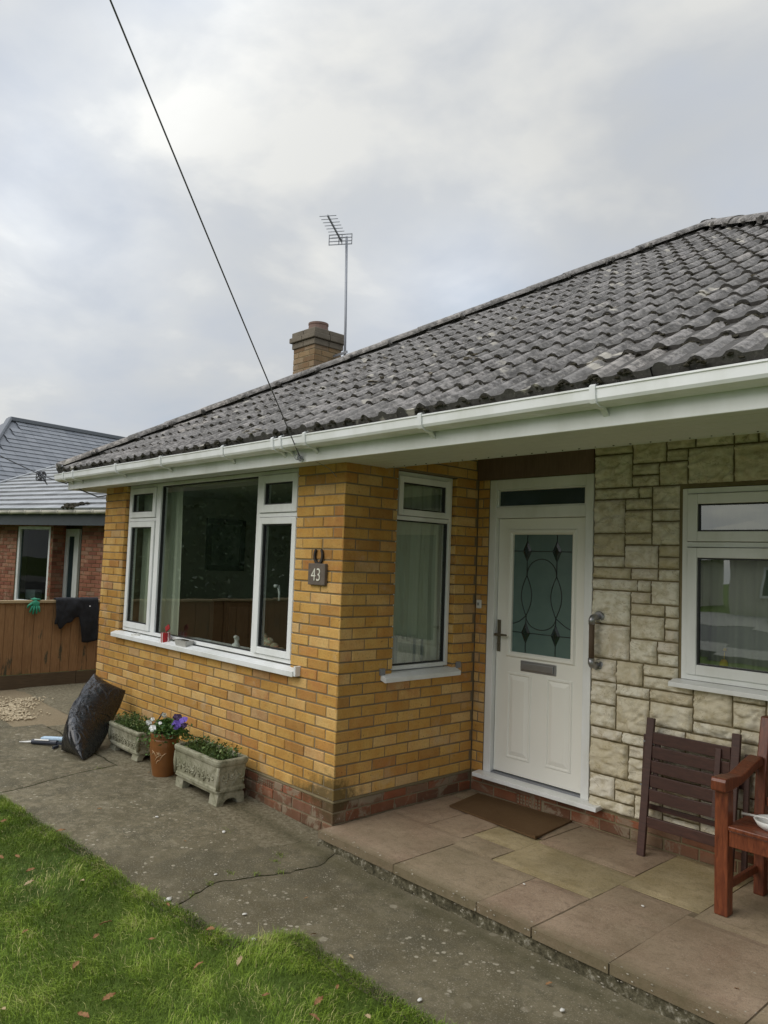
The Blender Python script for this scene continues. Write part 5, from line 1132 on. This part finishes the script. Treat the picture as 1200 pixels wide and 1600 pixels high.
s = MB(); s.bar((xb-.115, fy(.33)-.018, .33), (xb-.115, fy(.71)-.018, .715), .034, .016, (1, 0, 0)); s.build('inner_stile', 'wood_dark', fcx, bevel=.003); s = MB(); s.bar((xa+.068, fy(.33)+.022, .33), (xa+.068, fy(.71)+.022, .715), .034, .016, (1, 0, 0)); s.build('inner_stile', 'wood_dark', fcx, bevel=.003)
for x in (xa-.042, xb+.006):
    s = MB(); s.bar((x+.018, 1.262, .03), (x+.020, 1.305, .70), .030, .024, (1, 0, 0)); s.build('rear_leg', 'wood_dark', fcx, bevel=.003)
s = MB(); s.bar((xa-.04, 1.30, .52), (xb+.03, 1.30, .52), .04, .016, Z); s.bar((xa-.04, 1.285, .27), (xb+.03, 1.285, .27), .03, .016, Z); s.build('rear_rail', 'wood_dark', fcx, bevel=.003)
for z in (.40, .66):
    s = MB(); s.tube([(xa+.05, fy(z)+.0, z), (xa-.03, fy(z)+.03, z)], .006, 8); s.build('hinge_pin', 'galv', fcx)

# ------------------------------------------------------------ fence
XF = -5.95
fe = thing('garden_fence', 'orange-brown close-board fence with green stains, pale capping and a dark gravel board', 'fence', (XF, -3, .04))
y = -9.6; k_ = 0
boards = MB()
while y < 4.0:
    w_ = .112; bx = random.uniform(-.003, .003); boards.box((XF-.012+bx, y, .20), (XF+.006+bx+.006*(k_ % 2), y+w_-.002, 1.062)); y += w_+random.uniform(.0, .003); k_ += 1
fb = boards.build('boards', 'wood_fence', fe, bevel=.002, seg=1)
for i in range(8):
    s = MB(); ya = -9.6+1.7*i; s.box((XF-.03, ya+.002, 1.064), (XF+.035, ya+1.697, 1.098)); s.build('capping', 'wood_cap', fe, bevel=.004)
    s = MB(); s.box((XF-.01, ya+.002, .0), (XF+.022, ya+1.697, .196)); s.build('gravel_board', 'gravel_board', fe, bevel=.003)
    s = MB(); s.box((XF-.12, ya-.04, -.1), (XF-.035, ya+.04, 1.06)); s.build('post', 'wood_fence', fe, bevel=.003)
# jacket and glove hung over the top
def drape(name, mat, prof_front, y0, y1, zt, label, cat, back=.25, thick=.012, seed=0, wob=.012):
    n_ = 40; m_ = 26; vs = []
    for i in range(n_+1):
        fy_ = i/n_; y = y0+(y1-y0)*fy_; zf = prof_front(fy_)
        for j in range(m_+1):
            f = j/m_
            if f < .72: q = f/.72; z = zf+(zt-zf)*q; x = XF+.045+.018*(1-q)+.02*math.sin(q*3.1)+wob*2*nz(y*9, z*5, seed)*(1.2-q)+wob*nz(y*26, z*14, seed)
            elif f < .82: q = (f-.72)/.10; z = zt+.012*math.sin(q*math.pi)+.006*nz(y*20, seed); x = XF+.045-.085*q
            else: q = (f-.82)/.18; z = zt-back*q; x = XF-.045-.01*q
            vs.append((x, y+.012*nz(z*8, y*3, seed), z))
    s = MB(); s.add(vs, [(i*(m_+1)+j, i*(m_+1)+j+1, (i+1)*(m_+1)+j+1, (i+1)*(m_+1)+j) for i in range(n_) for j in range(m_)], .5)
    return tag(s.build(name, mat, smooth=True, solid=thick), label, cat)
def jk(f):
    if f < .08: return .80-.0*f
    if f < .55: return .735+.16*(f-.08)/.47+.012*math.sin(f*30)
    if f < .64: return .88-.30*(f-.55)/.09
    return .575-.02*math.sin((f-.6)*9)
jo = drape('black_jacket', 'cloth_black', jk, .285, .825, 1.112, 'black jacket draped over the top of the fence with one sleeve hanging', 'jacket', seed=3)
s = MB(); s.blob((XF+.092, .70, 1.02), .009, 1, .1); s.build('badge', 'ceramic', jo)
gl = thing('work_glove', 'green work glove hanging over the fence capping beside the jacket', 'glove', (XF+.04, .03, 1.05))
s = MB(); n_ = 10; vs = []
s.blob((XF+.052, .04, 1.05), .055, 2, .12, (.28, 1.0, .85)); s.obox((XF+.0, .055, 1.108), (.05, 0, 0), (0, .045, 0), (0, 0, .008)); s.blob((XF-.045, .055, 1.09), .045, 2, .1, (.3, 1, .8)); s.build('palm', 'glove_green', gl, smooth=True)
for i, (dy, ln, a_) in enumerate(((-.040, .075, -.35), (-.016, .095, -.12), (.010, .092, .08), (.034, .070, .28))):
    s = MB(); p0 = Vector((XF+.056, .04+dy, 1.03)); p1 = p0+Vector((.006, math.sin(a_)*ln*.5, -ln*.55)); p2 = p0+Vector((.002, math.sin(a_)*ln*.9, -ln)); s.tube([p0, p1, p2, p2+Vector((0, 0, -.008))], [.0135, .013, .011, .004], 10); s.build('finger', 'glove_green', gl, smooth=True)
s = MB(); s.tube([(XF+.055, -.005, 1.06), (XF+.062, -.045, 1.035), (XF+.06, -.055, 1.005)], [.015, .013, .008], 10); s.build('thumb', 'glove_green', gl, smooth=True)

# ------------------------------------------------------------ neighbouring houses
P0 = Vector((-12.424, 1.446, 0)); du_ = Vector((.9623, .27196, 0)); no2 = Vector((.27196, -.9623, 0))
FN = Face(P0-no2*.4, du_, no2)       # wall plane, 0.4 m behind the eave line
nbh = thing('neighbour_bungalow', 'red brick bungalow with shallow grey roof standing beyond the fence', 'house', FN.P(0, .05))
NW = (0.0, 1.07, .64, 2.19)
ND = (1.57, 1.98, .05, 2.15)
b = MB(); bricks(b, FN, -3.2, 1.15, .0, 2.33, lambda k_: 0 if k_ % 2 == 0 else .1125, [NW]); bricks(b, FN, 2.03, 6, .0, 2.45, lambda k_: 0 if k_ % 2 == 0 else .1125, [])
bricks(b, Face(FN.P(1.162, 0, 0), -no2, du_), 0, .29, .0, 2.33, lambda k_: 0 if k_ % 2 == 0 else .1125, []); b.build('brick_wall', 'brick_old', nbh)
b = MB(); fbox(b, FN, -3.2, 0, -.2, 2.5, -.008, -.25); fbox(b, FN, 1.07, 1.15, -.2, 2.5, -.008, -.25); fbox(b, FN, 0, 1.07, -.2, .64, -.008, -.25); fbox(b, FN, 0, 1.07, 2.19, 2.5, -.008, -.25); fbox(b, FN, 2.03, 6, -.2, 2.5, -.008, -.25); fbox(b, FN, .9, 2.3, -.2, 2.5, -.40, -.5); b.build('wall_core', 'stone_mortar', nbh)
b = MB(); fbox(b, FN, *NW[:2], NW[2], NW[2]+.07, -.02, -.09); fbox(b, FN, NW[0], NW[1], NW[3]-.07, NW[3], -.02, -.09); fbox(b, FN, NW[0], .07, NW[2]+.07, NW[3]-.07, -.02, -.09); fbox(b, FN, 1.0, 1.07, NW[2]+.07, NW[3]-.07, -.02, -.09)
nw_ = b.build('window', 'upvc', nbh, bevel=.004); s = MB(); s.add([FN.P(u, z, -.06) for u, z in ((.07, .71), (1.0, .71), (1.0, 2.12), (.07, 2.12))], [(0, 1, 2, 3)]); s.build('pane', 'glass_dim', nw_)
b = MB(); fbox(b, FN, .0, 1.07, .2, 2.4, -1.6, -1.7); fbox(b, FN, .0, 1.07, .2, .60, -.26, -1.6); fbox(b, FN, -.06, -.001, .2, 2.4, -.26, -1.6); fbox(b, FN, 1.071, 1.13, .2, 2.4, -.26, -1.6); b.build('room', 'room_dark', nbh)
b = MB(); fbox(b, FN, .10, .42, .72, .90, -.20, -.35); b.build('box_on_sill', 'tub', nbh)
FDn = Face(FN.P(-.42, 0, -.29), du_, no2); b = MB(); fbox(b, FDn, 1.57, 1.66, .05, 2.15, 0, -.06); fbox(b, FDn, 1.84, 1.98, .05, 2.15, 0, -.06); fbox(b, FDn, 1.66, 1.84, 2.0, 2.15, 0, -.06); fbox(b, FDn, 1.66, 1.84, .05, .75, 0, -.06); dn = b.build('door', 'upvc', nbh, bevel=.004)
s = MB(); fbox(s, FDn, 1.66, 1.84, .8, 2.0, -.03, -.035); s.build('door_glass', 'fanlight', dn)
b = MB(); fbox(b, FN, -3.6, 6.2, 2.30, 2.315, .30, -.34); fbox(b, FN, -3.6, 6.2, 2.19, 2.425, .30, .318); b.build('soffit', 'shaded_soffit', nbh)  # dark board colour stands in for the shade under the gutter
b = MB()
for i in range(20):
    u0 = -3.7+.5*i; b.tube([FN.P(u0, 2.44, .37), FN.P(u0+.5, 2.44, .37)], .042, 10, tone=.5); b.tube([FN.P(u0, 2.44, .37), FN.P(u0+.04, 2.44, .37)], .049, 10)
b.build('gutter', 'render_cream', nbh, smooth=True)
def plainroof(Fc, u0, u1, zE, run, pitch, ex, mat, par, wtile=.30, dE=.4, hipL=False, tk=.022):
    pt_ = R(pitch); S = -Fc.N*math.cos(pt_)+Z*math.sin(pt_); Nn = Fc.N*math.sin(pt_)+Z*math.cos(pt_); n_ = int(run/math.cos(pt_)/ex)+1; b = MB()
    for r_ in range(n_):
        k_ = 0; off = (wtile/2)*(r_ % 2); u = u0-off+(r_*ex*math.cos(pt_) if hipL else 0)
        while u < u1:
            a0 = max(u, u0); a1 = min(u+wtile-.006, u1)
            if a1 > a0+.02:
                O = Fc.P(0, zE, dE); j_ = random.uniform(0, .004)
                vs = [O+Fc.U*a0+S*(r_*ex)+Nn*(.0), O+Fc.U*a1+S*(r_*ex), O+Fc.U*a1+S*(r_*ex)+Nn*(tk+j_), O+Fc.U*a0+S*(r_*ex)+Nn*(tk+j_), O+Fc.U*a0+S*((r_+1)*ex+.02)+Nn*.003, O+Fc.U*a1+S*((r_+1)*ex+.02)+Nn*.003]
                b.add(vs, [(0, 1, 2, 3), (3, 2, 5, 4)])
            u += wtile
    return b.build('roof', mat, par, recalc=False), S, Nn
rr_, S, Nn = plainroof(FN, -3.3, 6.0, 2.47, 5.0, 22, .33, 'neighbour_tile', nbh, .40, tk=.042)
O = FN.P(0, 2.47, .4); b = MB(); top = S*(5.2/math.cos(R(22))); back = Vector((top.x, top.y, 0))
b.add([O+du_*-3.25-Z*.02, O+du_*6-Z*.02, O+du_*6+top-Z*.02, O+du_*-3.25+top-Z*.02, O+du_*6+back*2-Z*.02, O+du_*-3.25+back*2-Z*.02], [(0, 1, 2, 3), (3, 2, 4, 5), (0, 3, 5), (1, 4, 2)]); b.build('roof_back', 'neighbour_tile', nbh)
b = MB(); b.bar(O+du_*-3.3+Nn*.03, O+du_*-3.3+top+Nn*.03, .10, .05, du_); b.bar(O+du_*-3.3+top+Nn*.03, O+du_*6+top+Nn*.03, .2, .08, S); b.build('verge', 'neighbour_tile', rr_, bevel=.01)
b = MB(); b.box((0, 0, 0), (.01, .01, .01))
s = MB()
for i in range(60): c_ = O+du_*(2.1+random.gauss(0, .12))+S*random.uniform(.0, .30)+Nn*.04; s.blob(c_, random.uniform(.02, .06), 1, .4, (1, 1, .5))
s.build('moss', 'moss', rr_)
# slate-roofed house further off
A_ = Vector((-23.69, 4.80, 6.09)); rd = Vector((-.98, 4.51, 0)).normalized(); nB = Vector((rd.y, -rd.x, 0)); 
hb = thing('slate_roofed_house', 'distant house with a large blue-grey slate roof behind the neighbouring bungalow', 'house', (-24, 8, .05))
FB = Face(Vector((A_.x, A_.y, 0))+nB*3.6, rd, nB)
rb, S, Nn = plainroof(FB, -3.4, 16, 6.09-4.0*math.tan(R(38)), 4.0, 38, .25, 'slate', hb, .36, .4, hipL=True)
b = MB(); O = FB.P(0, 6.09-4.0*math.tan(R(38)), .4)-Z*.03; E0 = O-rd*3.4; E1 = O+rd*16; Rg0 = Vector((A_.x, A_.y, 6.06)); Rg1 = Rg0+rd*16; bk_ = -nB*8
b.add([E0, E1, Rg1, Rg0, E1+bk_, E0+bk_], [(0, 1, 2, 3), (3, 2, 4, 5), (0, 3, 5), (1, 4, 2)], .3); b.build('roof_back', 'slate', hb)
b = MB(); b.bar(Rg0+Z*.05, Rg1+Z*.05, .24, .14, nB); b.bar(E0+Z*.08, Rg0+Z*.06, .2, .1, nB); b.build('ridge', 'slate', rb, bevel=.02)
b = MB(); b.add([E0-nB*.4+rd*.4-Z*.0, E1-nB*.4, E1+bk_+nB*.4, E0+bk_+nB*.4+rd*.4]+[Vector((v.x, v.y, -.1)) for v in (E0-nB*.4+rd*.4, E1-nB*.4, E1+bk_+nB*.4, E0+bk_+nB*.4+rd*.4)], [(0,1,2,3), (7,6,5,4), (0,4,5,1), (1,5,6,2), (2,6,7,3), (3,7,4,0)]); b.build('wall', 'render_cream', hb)
for i in range(4):
    FBw = Face(FB.P(0, 0, .0), rd, nB); b = MB(); u = -1+4*i; fbox(b, FBw, u, u+1.6, 1.0, 2.2, .03, -.05); wo = b.build('window', 'upvc', hb, bevel=.01); s = MB(); fbox(s, FBw, u+.08, u+.76, 1.08, 2.12, .034, .0); fbox(s, FBw, u+.84, u+1.52, 1.08, 2.12, .034, .0); s.build('pane', 'fanlight', wo)

# ------------------------------------------------------------ street side, behind the photographer (mirrored in the panes)
def opposite(x, y, w_, label):
    h_ = thing('opposite_bungalow', label, 'house', (x, y, 0)); FO = Face((x, y, 0), (1, 0, 0), (0, 1, 0))
    b = MB(); b.box((x-w_/2, y-7, -.2), (x+w_/2, y, 2.3)); b.build('wall', 'render_cream', h_)
    b = MB(); zr = 4.3; b.add([(x-w_/2-.4, y+.4, 2.3), (x+w_/2+.4, y+.4, 2.3), (x+w_/2+.4, y-7.4, 2.3), (x-w_/2-.4, y-7.4, 2.3), (x-w_/2+3, y-3.5, zr), (x+w_/2-3, y-3.5, zr)], [(0, 1, 5, 4), (2, 3, 4, 5), (1, 2, 5), (3, 0, 4), (0, 3, 2, 1)]); b.build('roof', 'slate', h_)
    for u in (-w_*.38, -w_*.08, w_*.24):
        b = MB(); fbox(b, FO, u, u+1.5, .7, 2.0, .06, -.02); wo = b.build('window', 'upvc', h_); s = MB(); fbox(s, FO, u+.1, u+.7, .8, 1.9, .064, .0); fbox(s, FO, u+.8, u+1.4, .8, 1.9, .064, 0); s.build('pane', 'fanlight', wo)
    return h_
opposite(-4.5, -27, 11, 'low brick bungalow across the street, seen mirrored in the right-hand window'); opposite(9.5, -28, 11, 'second low brick bungalow further along the opposite side of the street'); opposite(-19, -27.5, 11, 'third low brick bungalow across the street, behind the dark trees')
def tree(x, y, h_, r_, n_, label, z0=0, seed=1, cat='tree', name='tree', lsz=.16, low=.12):
    rs = random.Random(seed); t = thing(name, label, cat, (x, y, z0), 'trees and bushes along the street side')
    s = MB(); s.tube([(x, y, z0-.2), (x+.1, y, z0+h_*.3), (x, y+.1, z0+h_*.7)], [.17*h_/7, .12*h_/7, .04], 8)
    cl = []
    for i in range(26):
        a_ = rs.uniform(0, 6.28); f = rs.uniform(low, .97); rr = r_*math.sin(math.pi*min(1, .22+f*.72))**.7*rs.uniform(.45, .95); c_ = Vector((x+rr*math.cos(a_), y+rr*math.sin(a_), z0+h_*f)); cl.append((c_, r_*rs.uniform(.22, .42)))
        s.tube([(x, y, z0+h_*f*.55), ((x+c_.x)/2, (y+c_.y)/2, z0+h_*f*.85), tuple(c_)], [.04*h_/7, .025, .01], 5)
    s.build('trunk', 'bark', t)
    s = MB()
    for i in range(n_):
        c_, q = rs.choice(cl); v = Vector((rs.gauss(0, 1), rs.gauss(0, 1), rs.gauss(0, 1))).normalized()*q*rs.uniform(.5, 1.05); leaf(s, c_+v, lsz*rs.uniform(.5, 1.1), tone=min(1, max(0, rs.gauss(.4, .25))))
    s.build('crown', 'tree_leaf', t, recalc=False)
hg = thing('hedge', 'tall dense dark evergreen hedge over the fence, mirrored in the wide front window', 'hedge', (-8.4, -8, 0))
s = MB(); n1, n2 = 60, 24; vs = []
for j in range(n2+1):
    for i in range(n1+1):
        y = -14+12.2*i/n1; a_ = math.pi*j/n2; vs.append((-8.6+1.15*math.cos(a_)+.3*nz(y, a_*2, 3), y, 4.3*math.sin(a_)**.55+.5*nz(y*.9, a_, 9)-.1))
s.add(vs, [(j*(n1+1)+i, j*(n1+1)+i+1, (j+1)*(n1+1)+i+1, (j+1)*(n1+1)+i) for j in range(n2) for i in range(n1)], .2); s.build('mass', 'tree_leaf', hg, recalc=False)
s = MB()
for i in range(26000):
    y = random.uniform(-14.1, -1.75); a_ = math.pi*random.uniform(0, .62); k_ = 1+random.uniform(-.02, .10)+.12*nz(y*2.5, a_*5, 2); leaf(s, Vector((-8.6+1.15*math.cos(a_)*k_+.3*nz(y, a_*2, 3), y, (4.3*math.sin(a_)**.55+.5*nz(y*.9, a_, 9))*k_-.1)), random.uniform(.025, .06), tone=min(1, max(0, random.gauss(.40+.6*nz(y*2, a_*4, 8), .25))))
s.build('leaves', 'tree_leaf', hg, recalc=False)
tree(-10.5, -6.5, 7.5, 3.0, 6500, 'tall dark evergreen over the fence, mirrored in the wide window', seed=3)
tree(-15.5, -11.5, 9, 3.6, 6500, 'taller dark tree further along the street, mirrored in the wide window', seed=4)
tree(-8.2, -9.8, 5.2, 2.2, 4500, 'bushy evergreen at the street end of the fence', seed=5)
tree(-21, -17, 9, 4.2, 5000, 'broad tree at the far side of the road', seed=6)
tree(-11.5, -1.9, 4.8, 1.15, 2500, 'narrow shrub just behind the front part of the fence', seed=8) if False else None
tree(2.5, -36, 5.0, 2.6, 2500, 'round tree behind the opposite bungalows', seed=9)

# ------------------------------------------------------------ fallen leaves and pebbles
def leafmesh(r_, seed):
    rs = random.Random(seed); s = MB(); vs = []; n_ = 9
    for i in range(n_+1):
        f = i/n_; w_ = math.sin(math.pi*f)**.7*(.42+.10*math.sin(f*25))*r_; cz = .18*r_*math.sin(f*3+rs.random())
        vs += [(-r_+2*r_*f, -w_, cz+.22*r_+rs.uniform(-.08, .08)*r_), (-r_+2*r_*f, 0, cz), (-r_+2*r_*f, w_, cz+.16*r_+rs.uniform(-.08, .08)*r_)]
    s.add(vs, [(3*i+a_, 3*i+3+a_, 3*i+4+a_, 3*i+1+a_) for i in range(n_) for a_ in (0, 1)]); s.tube([(-r_, 0, 0), (-r_*1.35, .05*r_, .06*r_)], .0012, 4); return s
protos = []
for i in range(4):
    o_ = leafmesh(1, i).build('fallen_leaf', 'dead_leaf' if i < 3 else 'dead_leaf_pale', recalc=False); protos.append(o_)
LP = [(-.322, -1.782), (-.701, -1.722), (.281, -1.623), (.368, -1.706), (.532, -1.509), (.958, -1.298), (.877, -1.459), (.923, -1.983), (.868, -1.858), (1.388, -1.092), (1.629, -1.133), (-.478, -1.722), (-.737, -1.80), (.542, -1.866), (1.423, -1.219), (.689, -2.203), (-.938, -1.395), (.283, -1.30), (.62, -1.25), (1.25, -1.36), (-.2, -1.55), (1.5, -1.30), (.15, -1.95), (-1.3, -1.62)]
PP = [(.897, -.837), (1.173, -.832), (-1.401, -1.30), (-.47, -.80), (2.55, .10), (.55, -.62), (-1.9, -.35), (-1.3, -1.0), (1.9, -.30)]
used = [False]*4
for k_, (x, y) in enumerate(LP+PP):
    lawn = k_ < len(LP); i = k_ % 3 if k_ % 5 else 3
    o_ = protos[i] if not used[i] else protos[i].copy()
    if used[i]: COL.objects.link(o_)
    used[i] = True
    r_ = random.uniform(.016, .030) if lawn else random.uniform(.010, .018); zz2 = gh(x)+(.046 if lawn else .006)
    if y > 0: zz2 = .004
    o_.location = (x, y, zz2); o_.scale = (r_, r_, r_); o_.rotation_euler = (random.uniform(-.4, .4), random.uniform(-.4, .4), random.uniform(0, 6.28))
    if lawn: tag(o_, 'curled brown dead leaf lying in the grass of the lawn', 'leaf', 'fallen leaves on the lawn')
    else: tag(o_, 'small dry brown leaf lying on the concrete path or slabs', 'leaf', 'fallen leaves on the paving')
pebs = [(.161, -1.235, .017), (-.47, -.52, .013), (.755, -1.09, .012), (.039, -.879, .008), (1.62, -.83, .010), (2.05, -.42, .010), (.5, -.98, .009), (-.95, -.75, .009), (1.35, .25, .007), (1.9, .52, .007)]
pe = MB(); pe.blob((0, 0, 0), 1, 2, .2, (1.3, .9, .5)); o0 = pe.build('pebble', 'pebble_white', smooth=True)
for k_, (x, y, r_) in enumerate(pebs):
    o_ = o0 if k_ == 0 else o0.copy()
    if k_: COL.objects.link(o_)
    o_.location = (x, y, (gh(x) if y < -.1 else .0)+r_*.4); o_.scale = (r_, r_, r_); o_.rotation_euler = (0, 0, random.uniform(0, 6)); tag(o_, 'small pale pebble lying on the paving', 'pebble', 'pale pebbles on the paving')

ORD = ['leftmost', 'second', 'third', 'fourth', 'fifth', 'sixth', 'seventh', 'eighth', 'ninth', 'tenth', 'eleventh', 'twelfth', 'thirteenth', 'fourteenth', 'fifteenth', 'sixteenth', 'seventeenth', 'eighteenth', 'nineteenth', 'twentieth', 'twenty-first', 'twenty-second', 'twenty-third', 'twenty-fourth', 'twenty-fifth', 'twenty-sixth']
def ordinals(group, what):
    def px(o):
        v = o.location-camo.matrix_world.translation; return v.dot(rt)/v.dot(fw)
    for i, o in enumerate(sorted([o for o in bpy.data.objects if o.get('group') == group], key=px)):
        o['label'] = what % (ORD[i] if i == 0 else ORD[i]+' from the left')
ordinals('fallen leaves on the lawn', 'brown dead leaf in the lawn, %s')
ordinals('fallen leaves on the paving', 'small dry brown leaf on the paving, %s')
ordinals('pale pebbles on the paving', 'small pale pebble on the paving, %s')
